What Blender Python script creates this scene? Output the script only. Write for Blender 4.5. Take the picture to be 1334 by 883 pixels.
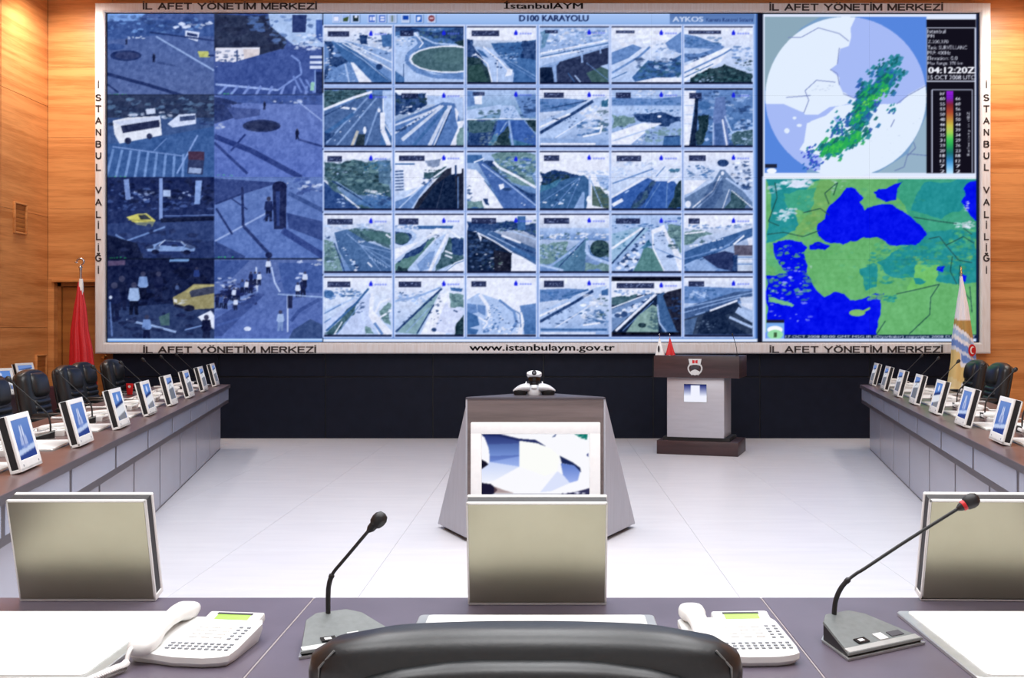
import bpy, bmesh, math, random
import numpy as np
from mathutils import Vector, Matrix
PI = math.pi
S = bpy.context.scene
C = S.collection
for o in list(bpy.data.objects): bpy.data.objects.remove(o)

# ---------------------------------------------------------------- camera
F = 1350.0                    # focal length in pixels of the 1334 px wide frame
VX, VY, H = 715.0, 430.0, 1.40
cam_data = bpy.data.cameras.new('camera')
cam = bpy.data.objects.new('camera', cam_data); C.objects.link(cam)
cam.location = (0, 0, H); cam.rotation_euler = (PI/2, 0, 0)
cam_data.sensor_fit = 'HORIZONTAL'; cam_data.sensor_width = 36.0
cam_data.lens = 36.0*F/1334.0
cam_data.shift_x = (667.0-VX)/1334.0
cam_data.shift_y = (VY-441.5)/1334.0
cam_data.clip_end = 100
S.camera = cam
# ---------------------------------------------------------------- world, lights, exposure
w = bpy.data.worlds.new('world'); S.world = w; w.use_nodes = True
w.node_tree.nodes['Background'].inputs[0].default_value = (0.8, 0.87, 1.0, 1)
w.node_tree.nodes['Background'].inputs[1].default_value = 0.3
S.view_settings.view_transform = 'Standard'; S.view_settings.look = 'None'
S.view_settings.exposure = 0.0; S.view_settings.gamma = 1.0
S.view_settings.use_curve_mapping = False
def area(name, loc, sx, sy, power, col=(1, 0.97, 0.95), rot=(0, 0, 0)):
    d = bpy.data.lights.new(name, 'AREA'); d.shape = 'RECTANGLE'; d.size = sx; d.size_y = sy
    d.energy = power; d.color = col
    o = bpy.data.objects.new(name, d); C.objects.link(o); o.location = loc; o.rotation_euler = rot
    return o
def spot(name, loc, target, power, size, blend, col):
    d = bpy.data.lights.new(name, 'SPOT'); d.energy = power; d.spot_size = size; d.spot_blend = blend
    d.color = col; d.shadow_soft_size = 0.06
    o = bpy.data.objects.new(name, d); C.objects.link(o); o.location = loc
    o.rotation_euler = (Vector(target)-Vector(loc)).to_track_quat('-Z', 'Y').to_euler()
    return o
# luminous ceiling panels: three rows over the open floor, one row over the front desk
for y, e in ((3.4, 67), (5.6, 64), (7.8, 46)):
    for x in (-2.2, 0.0, 2.2):
        area('ceiling_lamp', (x, y, 5.6), 1.5, 1.5, e, (0.965, 0.98, 1.0))
for x in (-2.2, 0.0, 2.2):
    area('desk_lamp', (x, 1.0, 5.6), 1.4, 1.4, 82, (0.98, 0.985, 1.0))
area('far_lamp', (0, 10.4, 5.6), 5.0, 0.8, 16, (0.97, 0.98, 1.0))
# warm wall washers above the wood walls
for x in (-6.0, 5.95):
    spot('wall_washer', (x, 12.45, 5.66), (x, 13.4, 3.2), 185, 2.3, 1.0, (1, 0.93, 0.86))
for y in (12.3, 10.9, 9.4):
    spot('wall_washer', (-5.6, y, 5.66), (-6.48, y, 3.2), 125, 2.3, 1.0, (1, 0.93, 0.86))
    spot('wall_washer', (5.6, y, 5.66), (6.48, y, 3.2), 125, 2.3, 1.0, (1, 0.93, 0.86))

# ---------------------------------------------------------------- helpers
def px(x, y, Y):              # a pixel of the photograph seen at depth Y, as a world point
    return Vector(((x-VX)*Y/F, Y, H-(y-VY)*Y/F))
def lin(c):
    return tuple(((v/255.0)/12.92 if v <= 10.3 else ((v/255.0+0.055)/1.055)**2.4) for v in c)

def mat(name, rgb, rough=0.5, metal=0.0, noise=None, bump=0.0, spec=0.5, coat=0.0, emit=None):
    m = bpy.data.materials.new(name); m.use_nodes = True
    nt = m.node_tree; b = nt.nodes['Principled BSDF']
    col = lin(rgb)+(1,)
    b.inputs['Base Color'].default_value = col
    b.inputs['Roughness'].default_value = rough; b.inputs['Metallic'].default_value = metal
    b.inputs['Specular IOR Level'].default_value = spec
    b.inputs['Coat Weight'].default_value = coat
    if noise:
        sc, rgb2, stretch = noise
        tc = nt.nodes.new('ShaderNodeTexCoord'); mp = nt.nodes.new('ShaderNodeMapping')
        mp.inputs['Scale'].default_value = stretch
        n = nt.nodes.new('ShaderNodeTexNoise'); n.inputs['Scale'].default_value = sc
        n.inputs['Detail'].default_value = 6
        mx = nt.nodes.new('ShaderNodeMix'); mx.data_type = 'RGBA'
        mx.inputs[6].default_value = col; mx.inputs[7].default_value = lin(rgb2)+(1,)
        rp = nt.nodes.new('ShaderNodeMapRange')
        rp.inputs[1].default_value = 0.3; rp.inputs[2].default_value = 0.7
        nt.links.new(tc.outputs['Object'], mp.inputs[0]); nt.links.new(mp.outputs[0], n.inputs['Vector'])
        nt.links.new(n.outputs['Fac'], rp.inputs[0]); nt.links.new(rp.outputs[0], mx.inputs[0])
        nt.links.new(mx.outputs[2], b.inputs['Base Color'])
        if bump:
            bp = nt.nodes.new('ShaderNodeBump'); bp.inputs['Strength'].default_value = bump
            bp.inputs['Distance'].default_value = 0.002
            nt.links.new(n.outputs['Fac'], bp.inputs['Height']); nt.links.new(bp.outputs[0], b.inputs['Normal'])
    if emit:
        b.inputs['Emission Color'].default_value = lin(emit[0])+(1,); b.inputs['Emission Strength'].default_value = emit[1]
    return m
def attr_mat(name, emit=True, rough=0.6):
    m = bpy.data.materials.new(name); m.use_nodes = True; nt = m.node_tree; b = nt.nodes['Principled BSDF']
    a = nt.nodes.new('ShaderNodeAttribute'); a.attribute_name = 'col'
    b.inputs['Roughness'].default_value = rough
    if emit:
        b.inputs['Base Color'].default_value = (0.0, 0.0, 0.0, 1); b.inputs['Specular IOR Level'].default_value = 0.0
        nt.links.new(a.outputs['Color'], b.inputs['Emission Color']); b.inputs['Emission Strength'].default_value = 1.0
    else:
        nt.links.new(a.outputs['Color'], b.inputs['Base Color'])
    return m
def wood_mat(name, dark, light, rough=0.45, horizontal=True, scale=1.0):
    m = bpy.data.materials.new(name); m.use_nodes = True; nt = m.node_tree; b = nt.nodes['Principled BSDF']
    b.inputs['Roughness'].default_value = rough
    tc = nt.nodes.new('ShaderNodeTexCoord'); mp = nt.nodes.new('ShaderNodeMapping')
    mp.inputs['Scale'].default_value = (0.35*scale, 0.35*scale, 6*scale) if horizontal else (6*scale, 6*scale, 0.4*scale)
    n = nt.nodes.new('ShaderNodeTexNoise'); n.inputs['Scale'].default_value = 1.6; n.inputs['Detail'].default_value = 7
    n.inputs['Distortion'].default_value = 0.4
    n2 = nt.nodes.new('ShaderNodeTexNoise'); n2.inputs['Scale'].default_value = 14; n2.inputs['Detail'].default_value = 4
    ad = nt.nodes.new('ShaderNodeMath'); ad.operation = 'MULTIPLY_ADD'; ad.inputs[1].default_value = 0.35
    cr = nt.nodes.new('ShaderNodeValToRGB')
    cr.color_ramp.elements[0].position = 0.50; cr.color_ramp.elements[0].color = lin(dark)+(1,)
    cr.color_ramp.elements[1].position = 0.80; cr.color_ramp.elements[1].color = lin(light)+(1,)
    nt.links.new(tc.outputs['Object'], mp.inputs[0])
    nt.links.new(mp.outputs[0], n.inputs['Vector']); nt.links.new(mp.outputs[0], n2.inputs['Vector'])
    nt.links.new(n2.outputs['Fac'], ad.inputs[0]); nt.links.new(n.outputs['Fac'], ad.inputs[2])
    nt.links.new(ad.outputs[0], cr.inputs[0]); nt.links.new(cr.outputs[0], b.inputs['Base Color'])
    return m

class MB:
    """collects shapes into one bmesh and links them as one mesh object"""
    def __init__(s): s.bm = bmesh.new()
    def box(s, x0, x1, y0, y1, z0, z1, bev=0.0, M=None, seg=2):
        b2 = bmesh.new()
        v = [b2.verts.new((x, y, z)) for z in (z0, z1) for y in (y0, y1) for x in (x0, x1)]
        for f in ((0,2,3,1),(4,5,7,6),(0,1,5,4),(2,6,7,3),(0,4,6,2),(1,3,7,5)): b2.faces.new([v[i] for i in f])
        if bev: bmesh.ops.bevel(b2, geom=b2.edges[:], offset=bev, segments=seg, profile=0.5, affect='EDGES')
        return s._merge(b2, M)
    def _merge(s, b2, M=None):
        if M is not None: bmesh.ops.transform(b2, matrix=M, verts=b2.verts)
        me = bpy.data.meshes.new('tmp'); b2.to_mesh(me); b2.free(); s.bm.from_mesh(me); bpy.data.meshes.remove(me)
        return s
    def prism(s, pts, axis, a, b, bev=0.0, M=None):
        """polygon pts extruded along axis ('x','y','z') from a to b"""
        b2 = bmesh.new()
        def mk(p, t):
            return {'x': (t, p[0], p[1]), 'y': (p[0], t, p[1]), 'z': (p[0], p[1], t)}[axis]
        A = [b2.verts.new(mk(p, a)) for p in pts]; B = [b2.verts.new(mk(p, b)) for p in pts]
        b2.faces.new(A[::-1]); b2.faces.new(B); n = len(pts)
        for i in range(n): b2.faces.new((A[i], A[(i+1) % n], B[(i+1) % n], B[i]))
        bmesh.ops.recalc_face_normals(b2, faces=b2.faces)
        if bev: bmesh.ops.bevel(b2, geom=b2.edges[:], offset=bev, segments=2, profile=0.5, affect='EDGES')
        return s._merge(b2, M)
    def loft(s, rings, cap=True, M=None, closed=True):
        b2 = bmesh.new(); R = [[b2.verts.new(p) for p in r] for r in rings]; n = len(R[0])
        for i in range(len(R)-1):
            for j in range(n if closed else n-1):
                b2.faces.new((R[i][j], R[i][(j+1) % n], R[i+1][(j+1) % n], R[i+1][j]))
        if cap: b2.faces.new(R[0][::-1]); b2.faces.new(R[-1])
        bmesh.ops.recalc_face_normals(b2, faces=b2.faces)
        return s._merge(b2, M)
    def tube(s, pts, r, n=10, M=None):
        pts = [Vector(p) for p in pts]; rr = r if isinstance(r, (list, tuple)) else [r]*len(pts)
        rings = []; up = Vector((0.13, 0.21, 0.97)).normalized()
        for i, p in enumerate(pts):
            t = (pts[min(i+1, len(pts)-1)]-pts[max(i-1, 0)]).normalized()
            a = t.cross(up)
            if a.length < 0.05: a = t.cross(Vector((1, 0, 0)))
            a.normalize(); b = t.cross(a)
            rings.append([p+(a*math.cos(2*PI*k/n)+b*math.sin(2*PI*k/n))*rr[i] for k in range(n)])
        return s.loft(rings, True, M)
    def lathe(s, prof, n=20, M=None):      # prof: (r, z)
        return s.loft([[(r*math.cos(2*PI*k/n), r*math.sin(2*PI*k/n), z) for k in range(n)] for r, z in prof], True, M)
    def ell(s, c, r, M=None, u=16, v=10):
        b2 = bmesh.new(); bmesh.ops.create_uvsphere(b2, u_segments=u, v_segments=v, radius=1)
        bmesh.ops.transform(b2, matrix=Matrix.Translation(c) @ Matrix.Diagonal((r[0], r[1], r[2], 1)), verts=b2.verts)
        return s._merge(b2, M)
    def build(s, name, m, parent=None, smooth=None):
        me = bpy.data.meshes.new(name); s.bm.to_mesh(me); s.bm.free(); me.materials.append(m)
        if smooth is None: smooth = 35
        if smooth:
            me.polygons.foreach_set('use_smooth', [True]*len(me.polygons))
            me.set_sharp_from_angle(angle=math.radians(smooth))
        o = bpy.data.objects.new(name, me); C.objects.link(o)
        if parent: o.parent = parent
        return o
def se(cx, cy, cz, rx, ry, e=3.0, n=24):   # superellipse ring in the xy plane
    out = []
    for k in range(n):
        t = 2*PI*(k+0.5)/n; c, q = math.cos(t), math.sin(t)
        out.append((cx+rx*math.copysign(abs(c)**(2/e), c), cy+ry*math.copysign(abs(q)**(2/e), q), cz))
    return out
def tag(o, label=None, cat=None, group=None, kind=None):
    if label: o['label'] = label
    if cat: o['category'] = cat
    if group: o['group'] = group
    if kind: o['kind'] = kind
    return o
def empty(name, loc=(0, 0, 0), rz=0.0):
    o = bpy.data.objects.new(name, None); C.objects.link(o); o.location = loc; o.rotation_euler = (0, 0, rz)
    o.empty_display_size = 0.1
    return o
def copy_tree(o, parent=None):
    c = o.copy(); C.objects.link(c)
    if parent: c.parent = parent
    for ch in o.children: copy_tree(ch, c)
    return c
def smoothpath(pts, n=6):                  # Catmull-Rom through the points
    P = [Vector(p) for p in pts]; out = []
    for i in range(len(P)-1):
        p0, p1, p2, p3 = P[max(i-1, 0)], P[i], P[i+1], P[min(i+2, len(P)-1)]
        for k in range(n):
            t = k/n
            out.append(0.5*((2*p1)+(p2-p0)*t+(2*p0-5*p1+4*p2-p3)*t*t+(3*p1-p0-3*p2+p3)*t**3))
    out.append(P[-1]); return out
_txt = {}
def text_tris(s, bold=0.0):                # (vertices Nx2, triangles) of a line of text
    k = (s, bold)
    if k not in _txt:
        cu = bpy.data.curves.new('t', 'FONT'); cu.body = s; cu.size = 1; cu.resolution_u = 3
        o = bpy.data.objects.new('t', cu); C.objects.link(o)
        bpy.context.view_layer.update()
        me = bpy.data.meshes.new_from_object(o)
        me.calc_loop_triangles()
        V = np.array([v.co[:2] for v in me.vertices]).reshape(-1, 2); T = [tuple(t.vertices) for t in me.loop_triangles]
        if bold:                               # heavier strokes: the outline repeated a little to each side
            n = len(V); sh = ((-1, 0), (1, 0), (0, -0.5), (0, 0.5))
            V = np.concatenate([V+np.array(d)*bold for d in sh]); T = [tuple(i+n*k for i in t) for k in range(4) for t in T]
        bpy.data.objects.remove(o); bpy.data.curves.remove(cu); bpy.data.meshes.remove(me)
        _txt[k] = (V, T)
    return _txt[k]

# heavy wide capitals for the frame, drawn as strokes on a 0..1 grid
def _arc(cx, cy, rx, ry, a0, a1, n=10): return [(cx+rx*math.cos(math.radians(a0+(a1-a0)*k/n)), cy+ry*math.sin(math.radians(a0+(a1-a0)*k/n))) for k in range(n+1)]
GLYPH = {
 'I': (0.0, [[(0, 0), (0, 1)]]), 'İ': (0.0, [[(0, 0), (0, 1)], [(0, 1.17), (0, 1.33)]]), 'L': (0.62, [[(0, 1), (0, 0), (0.62, 0)]]), 'F': (0.62, [[(0.62, 1), (0, 1), (0, 0)], [(0, 0.52), (0.55, 0.52)]]),
 'E': (0.66, [[(0.66, 1), (0, 1), (0, 0), (0.66, 0)], [(0, 0.52), (0.6, 0.52)]]), 'A': (0.86, [[(0, 0), (0.43, 1), (0.86, 0)], [(0.16, 0.34), (0.70, 0.34)]]), 'T': (0.78, [[(0, 1), (0.78, 1)], [(0.39, 1), (0.39, 0)]]),
 'Y': (0.84, [[(0, 1), (0.42, 0.45), (0.84, 1)], [(0.42, 0.45), (0.42, 0)]]), 'Ö': (0.9, [_arc(0.45, 0.5, 0.45, 0.5, 0, 360, 20), [(0.27, 1.17), (0.27, 1.32)], [(0.63, 1.17), (0.63, 1.32)]]), 'N': (0.74, [[(0, 0), (0, 1), (0.74, 0), (0.74, 1)]]),
 'M': (0.92, [[(0, 0), (0, 1), (0.46, 0.05), (0.92, 1), (0.92, 0)]]), 'R': (0.76, [[(0, 0), (0, 1), (0.48, 1)]+_arc(0.48, 0.76, 0.25, 0.24, 90, -90)+[(0, 0.52)], [(0.42, 0.52), (0.76, 0)]]), 'K': (0.8, [[(0, 0), (0, 1)], [(0.76, 1), (0.02, 0.36)], [(0.27, 0.58), (0.8, 0)]]),
 'Z': (0.72, [[(0.02, 1), (0.72, 1), (0, 0), (0.74, 0)]]), 'S': (0.7, [_arc(0.36, 0.75, 0.31, 0.25, 20, 270, 12)[:-1]+[(0.36, 0.5)]+_arc(0.36, 0.25, 0.34, 0.25, 90, -160, 12)]), 'B': (0.72, [[(0, 0), (0, 1), (0.42, 1)]+_arc(0.42, 0.77, 0.24, 0.23, 90, -90)+[(0, 0.54)], [(0.42, 0.54)]+_arc(0.44, 0.27, 0.28, 0.27, 90, -90)+[(0, 0)]]),
 'U': (0.74, [[(0, 1), (0, 0.36)]+_arc(0.37, 0.36, 0.37, 0.36, 180, 360, 12)+[(0.74, 1)]]), 'V': (0.84, [[(0, 1), (0.42, 0), (0.84, 1)]]), 'Ğ': (0.86, [_arc(0.44, 0.5, 0.44, 0.5, 45, 340, 16)+[(0.86, 0.45), (0.5, 0.45)], _arc(0.44, 1.36, 0.2, 0.16, 190, 350, 8)]), ' ': (0.22, [])}
def stroke_tris(s, t=0.225, gap=0.31):
    V, T, x = [], [], 0.0
    for ch in s:
        wd, pl = GLYPH[ch]
        for P in pl:
            for k in range(len(P)-1):
                (x1, y1), (x2, y2) = P[k], P[k+1]; L = math.hypot(x2-x1, y2-y1)
                if L < 1e-6: continue
                dx, dy = (x2-x1)/L, (y2-y1)/L; ext = t*0.42 if L > 0.2 and len(P) < 8 else t*0.12
                if len(P) == 2 and abs(dx) < 1e-6 and L < 0.3: ext = 0
                q = [(x1-dx*ext, y1-dy*ext), (x2+dx*ext, y2+dy*ext)]; n = len(V)
                nx, ny = -dy*t/2, dx*t/2
                V += [(x+q[0][0]+nx, q[0][1]+ny), (x+q[0][0]-nx, q[0][1]-ny), (x+q[1][0]-nx, q[1][1]-ny), (x+q[1][0]+nx, q[1][1]+ny)]; T += [(n, n+1, n+2), (n, n+2, n+3)]
        x += wd+gap
    return np.array(V), T
# ---------------------------------------------------------------- the pictures on the screens (flat print, painted into vertex colours)
class Canvas:
    """a picture painted in photograph pixel coordinates x0..x1, y0..y1 at ss samples per pixel"""
    def __init__(s, x0, y0, x1, y1, ss=2, bg=(0, 0, 0)):
        s.x0, s.y0, s.ss = x0, y0, ss
        s.w, s.h = int(round((x1-x0)*ss)), int(round((y1-y0)*ss))
        s.A = np.zeros((s.h, s.w, 3), np.float32); s.A[:] = bg
        s.org(0, 0, 1); s.clip = (x0, y0, x1, y1); s.rng = np.random.default_rng(7); s.auto = False; s.frac = 0; s.green = set()
    def org(s, ox, oy, k): s.ox, s.oy, s.k = ox, oy, k     # transform from crop units to photograph pixels
    def setclip(s, x0, y0, x1, y1): s.clip = (x0, y0, x1, y1)
    def _t(s, x, y): return ((s.ox+x/s.k-s.x0)*s.ss, (s.oy+y/s.k-s.y0)*s.ss)
    def _cl(s, a, b, c, d):
        c0, c1, c2, c3 = s.clip; q = s.ss
        return (max(0, int(a), int(round((c0-s.x0)*q))), max(0, int(b), int(round((c1-s.y0)*q))),
                min(s.w, int(c)+1, int(round((c2-s.x0)*q))), min(s.h, int(d)+1, int(round((c3-s.y0)*q))))
    def _poly(s, P, col, al=1.0, col2=None):
        xs = [p[0] for p in P]; ys = [p[1] for p in P]
        a, b, c, d = s._cl(math.floor(min(xs)), math.floor(min(ys)), math.ceil(max(xs)), math.ceil(max(ys)))
        if c <= a or d <= b: return
        X = np.arange(a, c)[None, :]+0.5; Y = np.arange(b, d)[:, None]+0.5
        ins = np.zeros((d-b, c-a), bool); n = len(P)
        for i in range(n):
            x1, y1 = P[i]; x2, y2 = P[(i+1) % n]
            if y1 == y2: continue
            ins ^= ((y1 > Y) != (y2 > Y)) & (X < (x2-x1)*(Y-y1)/(y2-y1)+x1)
        R = s.A[b:d, a:c]; q = np.array(col, np.float32)
        amp = 0
        if s.auto and (c-a)*(d-b) > 260: amp = 15 if tuple(col) in s.green else 6
        if amp:
            hh, ww = d-b, c-a; N = np.zeros((hh, ww), np.float32)
            for ce, f in ((9, 1.0), (4, 0.8), (2.2, 0.5)):
                G = s.rng.uniform(-1, 1, (int(hh/ce)+2, int(ww/ce)+2)).astype(np.float32)
                N += f*G[(np.arange(hh)/ce).astype(int)][:, (np.arange(ww)/ce).astype(int)]
            N = (N*amp)[..., None]
        if col2 is not None:
            t = np.clip((Y-min(ys))/(max(ys)-min(ys)), 0, 1)[..., None]
            q = np.broadcast_to(q*(1-t)+np.array(col2, np.float32)*t, R.shape)[ins]
        R[ins] = R[ins]*(1-al)+(q+(N[ins] if amp else 0))*al
    def p(s, col, *xy, al=1.0, col2=None):
        P = [s._t(xy[i], xy[i+1]) for i in range(0, len(xy), 2)]
        f = s.frac if s.frac else (0.16 if s.auto and tuple(col) in s.green else 0)
        if f:                                                      # ragged natural outline
            for _ in range(4):
                Q = []
                for i in range(len(P)):
                    (x1, y1), (x2, y2) = P[i], P[(i+1) % len(P)]; Q.append((x1, y1)); L = math.hypot(x2-x1, y2-y1)
                    if L > 5:
                        k = s.rng.normal(0, f*0.5); Q.append(((x1+x2)/2-(y2-y1)*k, (y1+y2)/2+(x2-x1)*k))
                P = Q
        s._poly(P, col, al, col2); return s
    def man(s, x, y, h, top, leg=(22, 30, 66)):                    # a small standing figure, feet at x, y
        w = h*0.15
        s.p(leg, x-w*0.8, y-h*0.5, x+w*0.8, y-h*0.5, x+w*0.9, y, x+w*0.2, y, x, y-h*0.3, x-w*0.3, y, x-w*1.0, y)
        s.p(top, x-w*0.9, y-h*0.82, x+w*0.9, y-h*0.82, x+w*1.25, y-h*0.5, x+w*0.8, y-h*0.42, x-w*0.8, y-h*0.42, x-w*1.25, y-h*0.5)
        s.e((60, 64, 96), x, y-h*0.91, w*0.6, h*0.09); return s
    def l(s, col, w, *xy, al=1.0, w2=None):
        P = [s._t(xy[i], xy[i+1]) for i in range(0, len(xy), 2)]; n = len(P)-1; w2 = w if w2 is None else w2
        for i in range(n):
            (x1, y1), (x2, y2) = P[i], P[i+1]; L = math.hypot(x2-x1, y2-y1) or 1
            h1 = (w+(w2-w)*i/n)*s.ss/s.k/2; h2 = (w+(w2-w)*(i+1)/n)*s.ss/s.k/2
            nx, ny = -(y2-y1)/L, (x2-x1)/L
            s._poly([(x1+nx*h1, y1+ny*h1), (x2+nx*h2, y2+ny*h2), (x2-nx*h2, y2-ny*h2), (x1-nx*h1, y1-ny*h1)], col, al)
        return s
    def e(s, col, cx, cy, rx, ry, al=1.0):
        P = [s._t(cx+rx*math.cos(t*PI/9), cy+ry*math.sin(t*PI/9)) for t in range(18)]
        s._poly(P, col, al); return s
    def sp(s, col, n, x0, y0, x1, y1, r=10, al=0.9, flat=0.6):     # n specks
        for _ in range(int(n*1.7) if r > 9 else n):        # uneven scraps, not round dots
            q = r*s.rng.uniform(0.35, 1.05); cx, cy = x0+(x1-x0)*s.rng.uniform(), y0+(y1-y0)*s.rng.uniform(); m = s.rng.integers(4, 7)
            a0 = s.rng.uniform(0, 6); st = s.rng.uniform(0.8, 1.7); k = s.rng.uniform(0.88, 1.1)
            P = [s._t(cx+q*st*math.cos(a0+t*2*PI/m)*s.rng.uniform(0.55, 1.1), cy+q*flat*math.sin(a0+t*2*PI/m)*s.rng.uniform(0.55, 1.1)) for t in range(m)]
            s._poly(P, tuple(v*k for v in col), al*s.rng.uniform(0.45, 0.95))
        return s
    def along(s, cols, n, x0, y0, x1, y1, wd, r0, r1, al=0.9):     # specks (cars) along a road, growing from r0 to r1
        for i in range(n):
            t = s.rng.uniform(0, 1)**0.8; r = r0+(r1-r0)*t
            s.e(cols[i % len(cols)], x0+(x1-x0)*t+wd*s.rng.uniform(-1, 1)*(0.25+t), y0+(y1-y0)*t, r, r*0.65, al)
        return s
    def tex(s, amt, cell=10, box=None):                            # value noise on brightness inside the clip
        c0, c1, c2, c3 = s.clip if box is None else box; q = s.ss
        a, b, c, d = s._cl((c0-s.x0)*q, (c1-s.y0)*q, (c2-s.x0)*q-1, (c3-s.y0)*q-1)
        hh, ww = d-b, c-a; N = np.zeros((hh, ww), np.float32); f = 1.0
        for oct_ in range(3):
            ce = max(1.0, cell*s.ss/s.k/(2**oct_)); gh, gw = int(hh/ce)+2, int(ww/ce)+2
            G = s.rng.uniform(-1, 1, (gh, gw)).astype(np.float32)
            yy = np.arange(hh)/ce; xx = np.arange(ww)/ce; yi = yy.astype(int); xi = xx.astype(int)
            fy = (yy-yi)[:, None]; fx = (xx-xi)[None, :]
            N += f*((G[yi][:, xi]*(1-fx)+G[yi][:, xi+1]*fx)*(1-fy)+(G[yi+1][:, xi]*(1-fx)+G[yi+1][:, xi+1]*fx)*fy); f *= 0.6
        s.A[b:d, a:c] += N[..., None]*amt*np.array((0.95, 1.0, 1.05), np.float32)
        return s
    def text(s, body, x0, y0, x1, y1, col, bold=0.0, al=1.0):
        V, T = text_tris(body, bold); mn = V.min(0); mx = V.max(0)
        Q = [s._t(x0+(v[0]-mn[0])/(mx[0]-mn[0])*(x1-x0), y1-(v[1]-mn[1])/(mx[1]-mn[1])*(y1-y0)) for v in V]
        for t in T: s._poly([Q[i] for i in t], col, al)
        return s
    def vtext(s, body, x0, y0, x1, y1, col):                       # text running upwards
        V, T = text_tris(body, 0.0); mn = V.min(0); mx = V.max(0)
        Q = [s._t(x0+(1-(v[1]-mn[1])/(mx[1]-mn[1]))*(x1-x0), y1-(v[0]-mn[0])/(mx[0]-mn[0])*(y1-y0)) for v in V]
        for t in T: s._poly([Q[i] for i in t], col)
        return s
    def blur(s, r=1):
        for _ in range(r):
            A = np.pad(s.A, ((1, 1), (1, 1), (0, 0)), 'edge')
            A = A[:-2]*0.25+A[1:-1]*0.5+A[2:]*0.25; s.A = A[:, :-2]*0.25+A[:, 1:-1]*0.5+A[:, 2:]*0.25
        return s
    def at(s, X, Y):                                               # bilinear sample at photograph pixels -> linear RGBA
        u = np.clip((X-s.x0)*s.ss-0.5, 0, s.w-1.001); v = np.clip((Y-s.y0)*s.ss-0.5, 0, s.h-1.001)
        ui, vi = u.astype(int), v.astype(int); fu, fv = (u-ui)[..., None], (v-vi)[..., None]; A = s.A
        c = (A[vi, ui]*(1-fu)+A[vi, ui+1]*fu)*(1-fv)+(A[vi+1, ui]*(1-fu)+A[vi+1, ui+1]*fu)*fv
        c = np.clip(c, 0, 255)/255.0; c = np.where(c <= 0.04045, c/12.92, ((c+0.055)/1.055)**2.4)
        return np.concatenate([c, np.ones(c.shape[:-1]+(1,))], -1)
def picture(name, cv, box, corners, m, parent, step=1.0):
    """a flat grid mesh showing box (x0,y0,x1,y1) of canvas cv; corners = world points of top-left, top-right, bottom-left"""
    x0, y0, x1, y1 = box; nx, ny = max(2, int((x1-x0)/step)), max(2, int((y1-y0)/step))
    gu, gv = np.meshgrid(np.linspace(0, 1, nx+1), np.linspace(0, 1, ny+1))
    tl, tr, bl = [np.array(c) for c in corners]
    co = tl+gu[..., None]*(tr-tl)+gv[..., None]*(bl-tl)
    idx = np.arange((nx+1)*(ny+1)).reshape(ny+1, nx+1)
    q = np.stack([idx[1:, :-1], idx[1:, 1:], idx[:-1, 1:], idx[:-1, :-1]], -1).reshape(-1)
    me = bpy.data.meshes.new(name); me.vertices.add(co.size//3); me.vertices.foreach_set('co', co.reshape(-1).astype(np.float32))
    nf = nx*ny; me.loops.add(nf*4); me.loops.foreach_set('vertex_index', q.astype(np.int32))
    me.polygons.add(nf); me.polygons.foreach_set('loop_start', np.arange(0, nf*4, 4, dtype=np.int32))
    me.update(calc_edges=True)
    a = me.color_attributes.new('col', 'FLOAT_COLOR', 'POINT')
    a.data.foreach_set('color', cv.at(x0+gu*(x1-x0), y0+gv*(y1-y0)).reshape(-1).astype(np.float32))
    me.materials.append(m)
    o = bpy.data.objects.new(name, me); C.objects.link(o)
    if parent: o.parent = parent
    return o
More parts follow.
